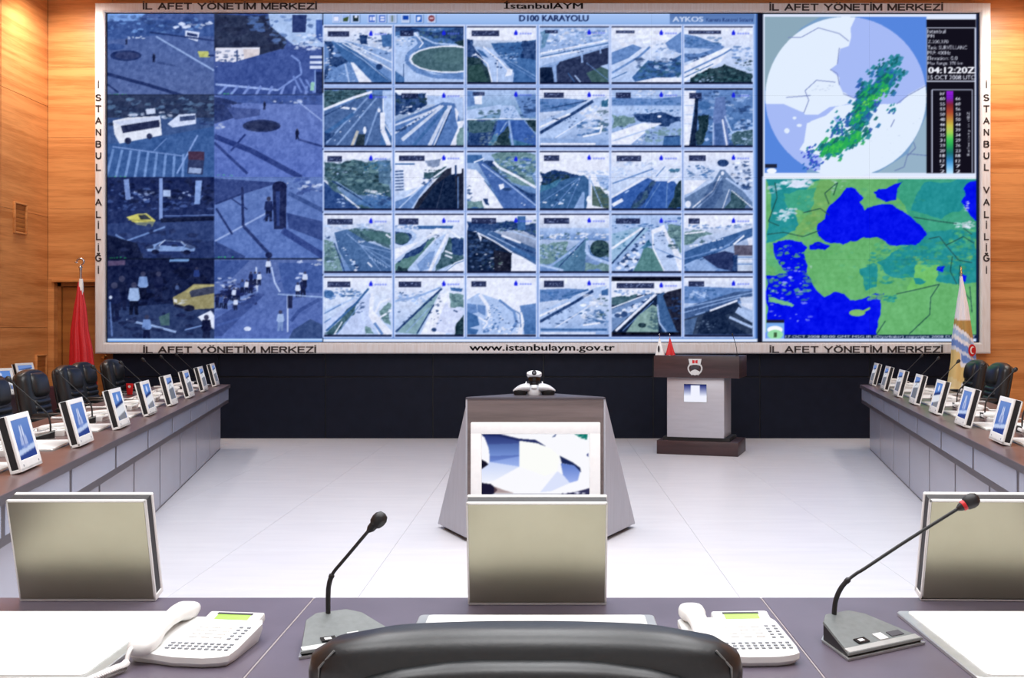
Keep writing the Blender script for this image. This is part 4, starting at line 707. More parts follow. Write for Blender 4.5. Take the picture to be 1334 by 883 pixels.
# ---------------------------------------------------------------- materials
m_wood = wood_mat('oak_veneer', (176, 108, 54), (212, 144, 84), 0.42)
m_wood2 = wood_mat('oak_door', (150, 88, 38), (172, 108, 50), 0.45)
m_joint = mat('dark_joint', (70, 42, 22), 0.7, noise=(20, (60, 36, 18), (1, 1, 1)))
m_floor = mat('pale_floor', (222, 222, 228), 0.34, noise=(3.0, (214, 214, 221), (0.5, 3.0, 1)), spec=0.45)
m_grout = mat('floor_joint', (208, 208, 215), 0.8, noise=(30, (200, 200, 208), (1, 1, 1)))
m_ceil = mat('ceiling_white', (225, 224, 220), 0.8, noise=(8, (218, 217, 213), (1, 1, 1)))
m_dark = mat('dark_panel', (20, 24, 37), 0.5, noise=(9, (24, 28, 42), (1, 1, 1)), spec=0.12)
m_darkjoint = mat('dark_gap', (12, 14, 22), 0.6, noise=(9, (15, 17, 26), (1, 1, 1)))
m_carpet = mat('maroon_carpet', (86, 38, 50), 0.95, noise=(90, (70, 30, 42), (1, 1, 1)), bump=0.4)
m_frame = mat('brushed_white_metal', (226, 226, 228), 0.42, 0.0, noise=(40, (214, 208, 205), (1, 1, 0.1)))
m_letter = mat('dark_lettering', (64, 56, 56), 0.6, noise=(20, (70, 62, 62), (1, 1, 1)))
m_surround = mat('screen_surround', (10, 12, 22), 0.6, noise=(20, (14, 16, 26), (1, 1, 1)))
m_screen = attr_mat('screen_picture', True)
m_flat = attr_mat('printed_cloth', False, 0.75)
m_black = mat('matt_black', (20, 20, 22), 0.5, noise=(30, (26, 26, 28), (1, 1, 1)))
m_leather = mat('black_leather', (22, 26, 29), 0.36, noise=(140, (30, 32, 34), (1, 1, 1)), bump=0.12, spec=0.55)
m_seam = mat('seam_thread', (120, 122, 122), 0.6, noise=(200, (96, 98, 98), (1, 1, 1)))
m_chrome = mat('chrome', (200, 200, 205), 0.18, 1.0, noise=(10, (190, 190, 196), (1, 1, 1)))
m_desk = wood_mat('dark_desk_veneer', (80, 72, 84), (100, 92, 106), 0.36, True, 1.4)
m_sidetop = wood_mat('dark_table_veneer', (84, 62, 62), (110, 88, 86), 0.30, True, 1.2)
m_edge = mat('dark_edge_band', (66, 60, 66), 0.45, noise=(12, (74, 68, 74), (0.3, 1, 6)))
m_grey = mat('grey_laminate', (166, 168, 182), 0.24, noise=(6, (164, 164, 176), (0.4, 1, 1)))
m_grey2 = mat('grey_apron_laminate', (150, 156, 176), 0.24, noise=(6, (150, 154, 170), (0.4, 1, 1)))
m_inlay = mat('pale_inlay', (164, 154, 154), 0.5, noise=(30, (150, 140, 140), (1, 1, 1)))
m_white = mat('white_plastic', (236, 236, 234), 0.35, noise=(25, (230, 230, 228), (1, 1, 1)))
m_rim = mat('white_painted_metal', (232, 232, 230), 0.3, noise=(25, (226, 226, 224), (1, 1, 1)))
m_taupe = mat('brushed_taupe_steel', (168, 165, 146), 0.36, 0.92, noise=(5, (158, 155, 136), (1, 1, 1)))
m_slot = mat('dark_slot', (52, 50, 58), 0.5, noise=(25, (60, 58, 66), (1, 1, 1)))
m_paper = mat('white_paper', (244, 244, 242), 0.6, noise=(25, (238, 238, 236), (1, 1, 1)))
m_silver = mat('silver_trim', (198, 200, 198), 0.3, 0.6, noise=(25, (186, 188, 186), (1, 1, 1)))
m_micgrey = mat('mic_silver_grey', (112, 117, 117), 0.5, 0.1, noise=(60, (100, 105, 105), (1, 1, 1)))
m_button = mat('button_pale', (214, 216, 216), 0.4, noise=(25, (206, 208, 208), (1, 1, 1)))
m_red = mat('red_plastic', (214, 34, 40), 0.4, noise=(25, (200, 28, 34), (1, 1, 1)))
m_lcd = mat('green_display', (150, 196, 66), 0.3, noise=(25, (142, 188, 58), (1, 1, 1)), emit=((130, 190, 50), 0.12))
m_key = mat('grey_key', (150, 154, 160), 0.5, noise=(25, (140, 144, 150), (1, 1, 1)))
m_walnut = wood_mat('dark_walnut', (46, 30, 32), (66, 44, 46), 0.4, True, 1.5)
m_mocha = wood_mat('mocha_panel', (92, 80, 78), (112, 98, 96), 0.42, True, 1.5)
m_brush = mat('brushed_aluminium', (192, 191, 198), 0.4, 0.45, noise=(30, (184, 183, 190), (0.15, 1, 1)))
m_sidegrey = mat('console_grey', (178, 178, 186), 0.45, 0.2, noise=(40, (170, 170, 178), (1, 1, 0.1)))
m_flagred = mat('red_flag_cloth', (206, 30, 38), 0.5, noise=(60, (190, 22, 32), (1, 1, 1)))
m_brass = mat('brass', (214, 176, 120), 0.25, 1.0, noise=(20, (204, 166, 110), (1, 1, 1)))
m_core = mat('black_core', (20, 20, 24), 0.5, noise=(25, (26, 26, 30), (1, 1, 1)))
m_pearl = mat('pearl_silver', (218, 220, 224), 0.28, 0.15, noise=(25, (208, 210, 214), (1, 1, 1)))
m_black_gloss = mat('black_gloss', (10, 10, 12), 0.15, noise=(20, (14, 14, 16), (1, 1, 1)))

# ---------------------------------------------------------------- floor, walls, ceiling
WY, RX = 13.4, 6.48
fl = MB().box(-7.2, 7.2, -3.2, 13.9, -0.25, -0.008).build('floor', m_grout); tag(fl, kind='structure')
tile = None; TS = 1.0
for i in range(-7, 7):
    for j in range(-3, 14):
        if i*TS < -RX or (i+1)*TS > RX+0.6 or j*TS+TS > WY+1: continue
        if tile is None:
            tile = MB().box(0.001, TS-0.001, 0.001, TS-0.001, -0.008, 0.0, 0.0005, seg=1).build('floor_tile', m_floor, fl); t = tile
        else:
            t = tile.copy(); C.objects.link(t); t.parent = fl
        t.location = (i*TS, j*TS-0.4, 0)
ce = MB().box(-7.2, 7.2, -3.2, 13.9, 5.72, 5.9).build('ceiling', m_ceil); tag(ce, kind='structure')
# back wall of oak veneer round the video wall, with a door opening at its left
DX0, DX1, DZ = -6.40, -5.645, 2.02
wb = MB().box(-7.2, 7.2, WY+0.16, WY+0.4, 0, 5.72).build('wall_back', m_joint); tag(wb, kind='structure')
def wood_sheets(parent, x0, x1, z0, z1, n):
    h = (z1-z0)/n
    for k in range(n):
        MB().box(x0+0.002, x1-0.002, WY, WY+0.165, z0+k*h+0.0015, z0+(k+1)*h-0.0015, 0.0015, seg=1).build('wood_panel', m_wood, parent)
wood_sheets(wb, -RX, DX1, DZ+0.03, 5.72, 4)
wood_sheets(wb, DX1, 0.0, 1.14, 5.72, 4); wood_sheets(wb, 0.0, 5.49, 1.14, 5.72, 4)
wood_sheets(wb, 5.49, RX+0.2, 0.0, 5.72, 5)
MB().box(-RX, DX0, WY, WY+0.165, 0, DZ+0.03).build('wood_panel', m_wood, wb)
# door leaf set back in the opening, with a lintel strip
dr = empty('door_1', ((DX0+DX1)/2, WY+0.13, 0)); tag(dr, kind='structure')
hw = (DX1-DX0)/2
MB().box(-hw+0.05, hw, 0.0, 0.03, 0.0, DZ-0.06, 0.003).build('door_leaf', m_wood2, dr)
MB().box(-hw, -hw+0.045, -0.03, 0.03, 0, DZ).box(-hw, hw, -0.03, 0.03, DZ-0.05, DZ).build('door_frame', m_wood2, dr)
MB().box(-hw-0.02, hw+0.02, -0.155, -0.125, DZ, DZ+0.035, 0.004).build('lintel_strip', m_wood, dr)
hd = MB().lathe([(0.03, 0), (0.03, 0.008), (0.011, 0.012), (0.011, 0.045), (0.026, 0.05), (0.03, 0.065), (0.02, 0.08)], 16, Matrix.Translation((0.235, 0.0, 1.05)) @ Matrix.Rotation(PI/2, 4, 'X')).build('door_handle', m_brass, dr)
# dark panelled strip under the video wall
tr = MB().box(DX1, 5.49, WY+0.02, WY+0.17, 0, 1.138).build('trim_1', m_darkjoint); tag(tr, kind='structure')
xs = [DX1]+[(v-VX)*WY/F for v in (285, 424, 564, 708, 851, 990, 1133)]+[5.49]
for i in range(8):
    for z0, z1 in ((0.0, 0.79), (0.80, 1.136)):
        MB().box(xs[i]+0.008, xs[i+1]-0.008, WY, WY+0.03, z0+0.004, z1-0.002, 0.003, seg=1).build('dark_panel', m_dark, tr)
# side walls, rear wall
wl = MB().box(-RX-0.5, -RX-0.012, -3.2, WY+0.17, 0, 5.72).build('wall_left', m_joint); tag(wl, kind='structure')
ys = [12.26, 10.9, 8.9, 6.9, 4.9, 2.9, 0.9, -1.1, -3.1]
for k, (a, b) in enumerate(zip([WY]+ys[:-1], ys)):
    for z in range(4):
        MB().box(-RX-0.02, -RX-(0.0 if k != 1 else 0.006), b+0.003, a-0.003, z*1.43+0.002, (z+1)*1.43-0.002, 0.0015, seg=1).build('wood_panel', m_wood, wl)
wr = MB().box(RX+0.012, RX+0.5, -3.2, WY+0.17, 0, 5.72).build('wall_right', m_joint); tag(wr, kind='structure')
for k, (a, b) in enumerate(zip([WY]+ys[:-1], ys)):
    MB().box(RX, RX+0.02, b+0.003, a-0.003, 0, 5.72, 0.0015, seg=1).build('wood_panel', m_wood, wr)
wf = MB().box(-RX-0.1, RX+0.1, -3.3, -3.1, 0, 5.72).build('wall_front', m_ceil); tag(wf, kind='structure')
# recessed wood wall boxes on the left wall
def wall_box(z0, z1, y0, y1, label):
    r = empty('wall_vent', (-RX, (y0+y1)/2, z0)); tag(r, label, 'vent', None)
    h = (y1-y0)/2; H2 = z1-z0
    MB().box(-0.004, 0.004, -h, h, 0, H2).build('vent_back', m_wood2, r)
    f = MB().box(0, 0.03, -h-0.012, h+0.012, H2, H2+0.022, 0.002).box(0, 0.03, -h-0.012, h+0.012, -0.022, 0, 0.002)
    f.box(0, 0.03, -h-0.014, -h, -0.02, H2+0.02, 0.002).box(0, 0.03, h, h+0.014, -0.02, H2+0.02, 0.002)
    f.build('vent_frame', m_wood, r)
    for k in range(6):
        MB().box(0.002, 0.008, -h, h, 0.008+k*(H2-0.01)/6, 0.004+(k+1)*(H2-0.01)/6, 0.001, M=None).build('slat', m_wood2, r)
def wl_z(y, Y): return H-(y-VY)*Y/F
Yv = [-RX*F/(x-VX) for x in (17.5, 32)]
wall_box(wl_z(302, 12.65), wl_z(266, 12.65), Yv[0], Yv[1], 'upper small wooden wall vent recessed high in the left oak wall')
Yv = [-RX*F/(x-VX) for x in (46, 58)]
wall_box(wl_z(505, 13.1), wl_z(464, 13.1), Yv[0], Yv[1], 'lower wooden wall vent recessed low in the left oak wall near the corner')
# maroon carpeted ledge seen between the chairs at the foot of the left wall
lg = MB().box(-RX, -RX+0.22, 7.5, 13.35, 0, 0.68, 0.01).build('trim_2', m_carpet); tag(lg, kind='structure')

# ---------------------------------------------------------------- video wall
FY = 13.25
vw = empty('video_wall', ((707-VX)*FY/F, FY, 0))
tag(vw, 'huge white framed video wall of city cameras, traffic views, radar and map above the dark panels', 'video wall')
OFF = Vector(vw.location)
def vp(x, y, Y=FY): return px(x, y, Y)-OFF
def rect(x0, y0, x1, y1, Y): 
    a, b = px(x0, y0, FY)-OFF, px(x1, y1, FY)-OFF
    return [(a.x, Y-FY, b.z), (b.x, Y-FY, b.z), (b.x, Y-FY, a.z), (a.x, Y-FY, a.z)]
o4, i4 = (122.8, 3.2, 1291.5, 460.6), (136.0, 15.2, 1277.6, 446.2)
def mix4(t): return [o4[k]*(1-t)+i4[k]*t for k in range(4)]
fr = MB(); fr.loft([rect(*mix4(t), Y) for t, Y in ((0, 13.39), (0.0, 13.275), (0.06, 13.257), (0.14, 13.25), (0.80, 13.25), (0.90, 13.256), (1.0, 13.27), (1.0, 13.36))], cap=False)
fr.build('frame', m_frame, vw, smooth=25)
MB().prism([(q[0], q[2]) for q in rect(135.5, 14.8, 1278, 446.6, 0)], 'y', 0.055, 0.14).build('screen_surround', m_surround, vw)
cv = paint_wall()
nx_, ny_ = 8, 4
bx = [SX0+(SX1-SX0)*i/8 for i in range(9)]; by = [SY0+(SY1-SY0)*j/4 for j in range(5)]
for j in range(4):
    for i in range(8):
        g = 0.05
        b = (bx[i]+g, by[j]+g, bx[i+1]-g, by[j+1]-g)
        q = [px(b[0], b[1], FY)-OFF, px(b[2], b[1], FY)-OFF, px(b[0], b[3], FY)-OFF]
        for v in q: v.y = 0.045
        picture('screen_panel', cv, b, q, m_screen, vw, 1.15)
def lettering(items, m, name='lettering', parent=None, depth=0.004):
    """items: (text, x0, y0, x1, y1 in photo pixels, bold)"""
    bm = bmesh.new()
    for s_, x0, y0, x1, y1, bold in items:
        V, T = stroke_tris(s_) if bold < 0 else text_tris(s_, bold); mn, mx = V.min(0), V.max(0)
        vs = []
        for v in V:
            w_ = px(x0+(v[0]-mn[0])/(mx[0]-mn[0])*(x1-x0), y1-(v[1]-mn[1])/(mx[1]-mn[1])*(y1-y0), FY)-OFF
            vs.append(bm.verts.new((w_.x, -depth, w_.z)))
        for t in T:
            try: bm.faces.new([vs[k] for k in t])
            except ValueError: pass
    bmesh.ops.recalc_face_normals(bm, faces=bm.faces)
    ext = bmesh.ops.extrude_face_region(bm, geom=bm.faces[:])
    for v in ext['geom']:
        if isinstance(v, bmesh.types.BMVert): v.co.y += depth+0.001
    mb = MB(); mb.bm.free(); mb.bm = bm
    return mb.build(name, m, parent, smooth=0)
AF = 'İL AFET YÖNETİM MERKEZİ'
for it in ((AF, 186, 2.0, 413, 12.9), ('İstanbulAYM', 656.5, 1.2, 759.5, 11.6), (AF, 1002.3, 3.2, 1228.6, 14.2), (AF, 186.5, 449.6, 412, 460.2), ('www.istanbulaym.gov.tr', 611.5, 448.2, 801, 459.4), (AF, 1002.5, 449.2, 1228.4, 459.8)):
    lettering([it+((-1,) if it[0] == AF else (0.022,))], m_letter, 'lettering', vw)
VY_ = [('İ', 110.4), ('S', 127.2), ('T', 141.7), ('A', 157.3), ('N', 172.2), ('B', 187.8), ('U', 203), ('L', 218), ('V', 247.5), ('A', 263.3), ('L', 279.5), ('İ', 293.5), ('L', 308.3), ('İ', 323), ('Ğ', 336.5), ('İ', 352.2)]
for xc in (128.3, 1285.0):
    its = []
    for ch, y in VY_:
        hh = 4.5; up = {'İ': 1.4, 'Ğ': 3.0}.get(ch, 0)
        ww = {'İ': 0.8, 'L': 3.2, 'Ğ': 4.3, 'A': 4.4, 'V': 4.4}.get(ch, 3.8)
        its.append((ch, xc-ww, y-hh-up, xc+ww, y+hh, -1))
    lettering(its, m_letter, 'lettering', vw)
# ---------------------------------------------------------------- seat equipment prototypes (x = sitter's right, y = towards the room, z up from the table top)
TZ = 0.76
TILT = math.radians(14.5)
def reflection_canvas(kind):  # room reflections in the unit's glass, painted into a self-lit picture
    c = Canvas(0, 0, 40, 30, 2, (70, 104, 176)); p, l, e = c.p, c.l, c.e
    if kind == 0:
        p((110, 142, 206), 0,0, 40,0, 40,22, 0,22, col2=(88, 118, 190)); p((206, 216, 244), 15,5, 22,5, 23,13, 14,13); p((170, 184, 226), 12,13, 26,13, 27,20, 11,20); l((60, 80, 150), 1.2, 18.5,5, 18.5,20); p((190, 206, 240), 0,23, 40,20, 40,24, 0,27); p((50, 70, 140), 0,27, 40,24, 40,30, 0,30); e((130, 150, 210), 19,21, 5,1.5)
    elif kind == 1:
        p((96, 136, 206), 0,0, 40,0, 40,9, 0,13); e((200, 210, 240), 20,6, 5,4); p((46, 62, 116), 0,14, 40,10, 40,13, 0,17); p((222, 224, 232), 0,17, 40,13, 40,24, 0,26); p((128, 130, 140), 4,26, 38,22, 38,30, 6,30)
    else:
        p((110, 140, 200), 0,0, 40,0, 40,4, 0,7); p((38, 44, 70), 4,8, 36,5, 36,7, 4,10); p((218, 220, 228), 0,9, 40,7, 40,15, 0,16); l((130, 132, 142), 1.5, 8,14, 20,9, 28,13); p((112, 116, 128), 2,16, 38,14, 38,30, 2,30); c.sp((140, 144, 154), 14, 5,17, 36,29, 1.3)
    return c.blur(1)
SC = [reflection_canvas(k) for k in range(3)]
def make_unit(kind):
    """tilting display unit: brushed back towards the sitter, screen towards the room"""
    r = empty('display_unit')
    w_, h_, t_ = 0.322, 0.254, 0.050
    M = Matrix.Translation((0, 0.0, 0.0078)) @ Matrix.Rotation(TILT, 4, 'X')     # top leans to -y
    a = w_/2
    def rim(y0, y1, inset):
        mb = MB()
        mb.box(-a, a, y0, y1, 0.001, 0.006, 0.0015, M, 1).box(-a, a, y0, y1, h_-0.006, h_, 0.0015, M, 1)
        mb.box(-a, -a+0.006, y0, y1, 0, h_, 0.0015, M, 1).box(a-0.006, a, y0, y1, 0, h_, 0.0015, M, 1)
        return mb
    b = rim(-t_/2, -t_/2+0.009, 0)
    b.build('back_rim', m_rim, r)
    pl = MB().box(-a+0.004, a-0.004, -t_/2-0.0006, -t_/2+0.006, 0.004, h_-0.004, 0.001, M, 1).build('back_plate', m_taupe, r)
    tag(pl, 'brushed taupe steel plate facing the seat')
    MB().box(-a+0.002, a-0.002, -t_/2+0.006, t_/2-0.006, 0.010, h_-0.002, 0, M).build('core', m_core, r)
    MB().box(-a, a, -t_/2, t_/2, -0.003, 0.012, 0.002, M, 1).build('foot', m_rim, r)
    # bezel with an opening for the screen
    sx, s0, s1 = 0.128, 0.046, 0.228
    f = MB(); y0, y1 = t_/2-0.012, t_/2
    f.box(-a, a, y0, y1, 0, s0, 0.002, M, 1).box(-a, a, y0, y1, s1, h_, 0.002, M, 1)
    f.box(-a, -sx, y0, y1, s0-0.003, s1+0.003, 0.002, M, 1).box(sx, a, y0, y1, s0-0.003, s1+0.003, 0.002, M, 1)
    bz = f.build('bezel', m_white, r)
    for x in (-0.115, 0.115): MB().ell((x, t_/2, 0.022), (0.006, 0.003, 0.006), M, 8, 6).build('button', m_key, bz)
    q = [M @ Vector(v) for v in ((sx, y1-0.003, s1), (-sx, y1-0.003, s1), (sx, y1-0.003, s0))]
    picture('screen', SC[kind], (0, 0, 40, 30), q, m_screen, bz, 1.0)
    return r
def make_phone():
    r = empty('desk_phone')
    # wedge body: outline in plan, top slopes up to the back
    def zt(y): return 0.024+(y+0.1)*0.085
    out = [(-0.10, -0.078), (-0.096, -0.092), (-0.06, -0.098), (0.0, -0.112), (0.06, -0.112), (0.09, -0.104), (0.104, -0.094), (0.107, -0.06), (0.103, 0.07), (0.096, 0.088), (-0.088, 0.094), (-0.1, 0.085)]
    b2 = MB()
    lo = [(x*0.93, y*0.93, 0.0) for x, y in out]; mi = [(x, y, zt(y)-0.014) for x, y in out]; hi = [(x, y, zt(y)-0.003) for x, y in out]; tp = [(x*0.965, y*0.965, zt(y)) for x, y in out]
    b2.loft([lo, mi, hi, tp]); b2.build('body', m_white, r)
    Mt = Matrix.Translation((0.032, 0.0, 0)) 
    sl = math.atan(0.085)
    MD = Matrix.Translation((0.034, 0.088, zt(0.088)-0.002)) @ Matrix.Rotation(sl+0.12, 4, 'X')
    dp = MB().box(-0.06, 0.06, -0.035, 0.022, -0.012, 0.007, 0.005, MD).build('display_housing', m_white, r)
    MB().box(-0.036, 0.036, -0.016, 0.005, 0.0065, 0.0076, 0, MD).build('display', m_lcd, dp)
    MB().box(-0.038, 0.038, 0.005, 0.012, 0.0065, 0.0084, 0, MD).build('display_visor', m_slot, dp)
    kp = MB(); kd = MB()
    def key(mb, x, y, sx, sy): mb.box(x-sx, x+sx, y-sy, y+sy, zt(y)-0.002, zt(y)+0.0022)
    for i in range(3):
        for j in range(4): key(kp, -0.004+i*0.026, 0.035-j*0.017, 0.0085, 0.0055)
    kpo = kp.build('keypad', m_paper, r, 0); tag(kpo, 'pale number keys', kind='stuff')
    for i in range(2):
        for j in range(5): key(kd, 0.073+i*0.016, 0.036-j*0.015, 0.0035, 0.003)
    for i in range(10):
        for j in range(3): key(kd, -0.028+i*0.0133, -0.052-j*0.013, 0.0036, 0.0028)
    kdo = kd.build('memory_keys', m_key, r, 0); tag(kdo, 'small grey memory keys', kind='stuff')
    # handset in its cradle at the left
    rings = []
    for t, rx, rz, zo in ((-0.115, 0.008, 0.004, 0.004), (-0.11, 0.022, 0.014, 0.004), (-0.09, 0.027, 0.02, 0.006), (-0.062, 0.026, 0.019, 0.012), (-0.04, 0.021, 0.014, 0.02), (0.0, 0.019, 0.013, 0.024), (0.04, 0.021, 0.014, 0.022), (0.065, 0.026, 0.019, 0.016), (0.09, 0.027, 0.02, 0.012), (0.11, 0.022, 0.014, 0.01), (0.115, 0.008, 0.004, 0.008)):
        rings.append([(-0.071+v[0], t, zt(t)+0.005+zo*0.7+v[1]*0.9) for v in [(q[0], q[1]) for q in se(0, 0, 0, rx, rz, 2.6, 16)]])
    MB().loft(rings).build('handset', m_white, r, 60)
    # coiled cord
    pts = smoothpath([(-0.082, -0.112, zt(-0.1)+0.01), (-0.078, -0.13, 0.03), (-0.077, -0.145, 0.012), (-0.083, -0.17, 0.011), (-0.091, -0.21, 0.011), (-0.099, -0.26, 0.011), (-0.104, -0.32, 0.011)], 8)
    cp = []
    for i, q in enumerate(pts):
        if i < 16: cp.append(q)
    MB().tube(cp, 0.0042, 8).build('cord', m_white, r, 60)
    coil = []
    seg = pts[15:]
    n = len(seg)*7
    for i in range(n):
        u = i/(n-1)*(len(seg)-1); k = min(int(u), len(seg)-2); q = seg[k].lerp(seg[k+1], u-k)
        a = i*0.9; coil.append(q+Vector((math.cos(a)*0.004, math.cos(a)*0.003, math.sin(a)*0.0065)))
    MB().tube(coil, 0.0036, 6).build('coiled_cord', m_white, r, 60)
    return r
def make_mic(red=True):
    r = empty('gooseneck_microphone')
    # trapezoid wedge base: wide low front (-y), narrow high back
    def outline(f, b, d0, d1): return [(-f, d0), (f, d0), (b, d1), (b*0.55, d1+0.022), (-b*0.55, d1+0.022), (-b, d1)]
    lo = [(x, y, 0.0) for x, y in outline(0.108, 0.062, -0.068, 0.048)]
    lo2 = [(x*1.02, y*1.02, 0.005) for x, y in outline(0.108, 0.062, -0.068, 0.048)]
    MB().loft([lo, lo2]).build('base_plate', m_silver, r, 20)
    def ztop(y): return 0.014+(y+0.066)*0.25
    b0 = [(x, y, 0.005) for x, y in outline(0.102, 0.06, -0.062, 0.046)]
    b1 = [(x, y, ztop(y)-0.004) for x, y in outline(0.104, 0.06, -0.064, 0.046)]
    MB().loft([b0, b1]).build('base_side', m_black, r, 20)
    t0 = [(x, y, ztop(y)-0.004) for x, y in outline(0.106, 0.061, -0.067, 0.047)]
    t1 = [(x*0.98, y*0.98, ztop(y)) for x, y in outline(0.106, 0.061, -0.067, 0.047)]
    MB().loft([t0, t1]).build('top_plate', m_micgrey, r, 20)
    def bar(x0, x1, y0, y1, h): 
        mb = MB(); q = [(x0, y0), (x1, y0), (x1, y1), (x0, y1)]
        return mb.loft([[(x, y, ztop(y)-0.001) for x, y in q], [(x, y, ztop(y)+h) for x, y in q]])
    bar(-0.1, 0.1, -0.064, -0.05, 0.0006).build('front_strip', m_silver, r, 0)
    bar(-0.055, -0.025, -0.046, -0.03, 0.0025).build('button', m_black_gloss, r, 0)
    bar(-0.048, -0.034, -0.042, -0.034, 0.003).build('button_mark', m_button, r, 0)
    bar(0.002, 0.026, -0.048, -0.026, 0.0022).build('button', m_button, r, 0)
    bar(0.04, 0.075, -0.044, -0.028, 0.0015).build('button', m_slot, r, 0)
    return r
def add_neck(r, path, red):
    """path: local points from the base up to the head"""
    P_ = smoothpath(path, 8); n = len(P_)
    rad = []
    for i in range(n):
        t = i/(n-1)
        rad.append(0.0075 if t < 0.04 else 0.0052 if t < 0.42 else 0.0062 if t < 0.47 else 0.0036 if t < 0.97 else 0.005)
    MB().tube(P_, rad, 10).build('gooseneck', m_black, r, 60)
    d = (P_[-1]-P_[-2]).normalized(); M = Matrix.Translation(P_[-1]) @ d.to_track_quat('Z', 'Y').to_matrix().to_4x4()
    MB().lathe([(0.004, -0.004), (0.0085, 0.004), (0.0095, 0.014)], 12, M).build('capsule', m_black, r, 60)
    if red: MB().lathe([(0.0105, 0.008), (0.0112, 0.011), (0.0112, 0.017), (0.0105, 0.02)], 14, M).build('light_ring', m_red, r, 60)
    MB().lathe([(0.008, 0.012), (0.0135, 0.018), (0.0158, 0.028), (0.015, 0.037), (0.010, 0.045), (0.003, 0.0475)], 16, M).build('foam_windscreen', m_black, r, 60)
    return r
def make_pad(wd=0.52, dp=0.45):
    r = empty('desk_pad')
    def rr(w, d, rad, z, n=5):
        o_ = []
        for cx_, cy_, a0 in ((w-rad, d-rad, 0), (-w+rad, d-rad, 90), (-w+rad, -d+rad, 180), (w-rad, -d+rad, 270)):
            for k in range(n+1):
                a = math.radians(a0+90*k/n); o_.append((cx_+rad*math.cos(a), cy_+rad*math.sin(a), z))
        return o_
    w2, d2 = wd/2, dp/2
    MB().loft([rr(w2, d2, 0.012, 0.0), rr(w2, d2, 0.012, 0.006), rr(w2-0.002, d2-0.002, 0.011, 0.008)]).build('pad_base', m_silver, r, 30)
    MB().loft([rr(w2-0.022, d2-0.012, 0.01, 0.0078), rr(w2-0.022, d2-0.012, 0.01, 0.0100), rr(w2-0.0235, d2-0.0135, 0.009, 0.0108)]).build('paper_sheet', m_paper, r, 30)
    return r
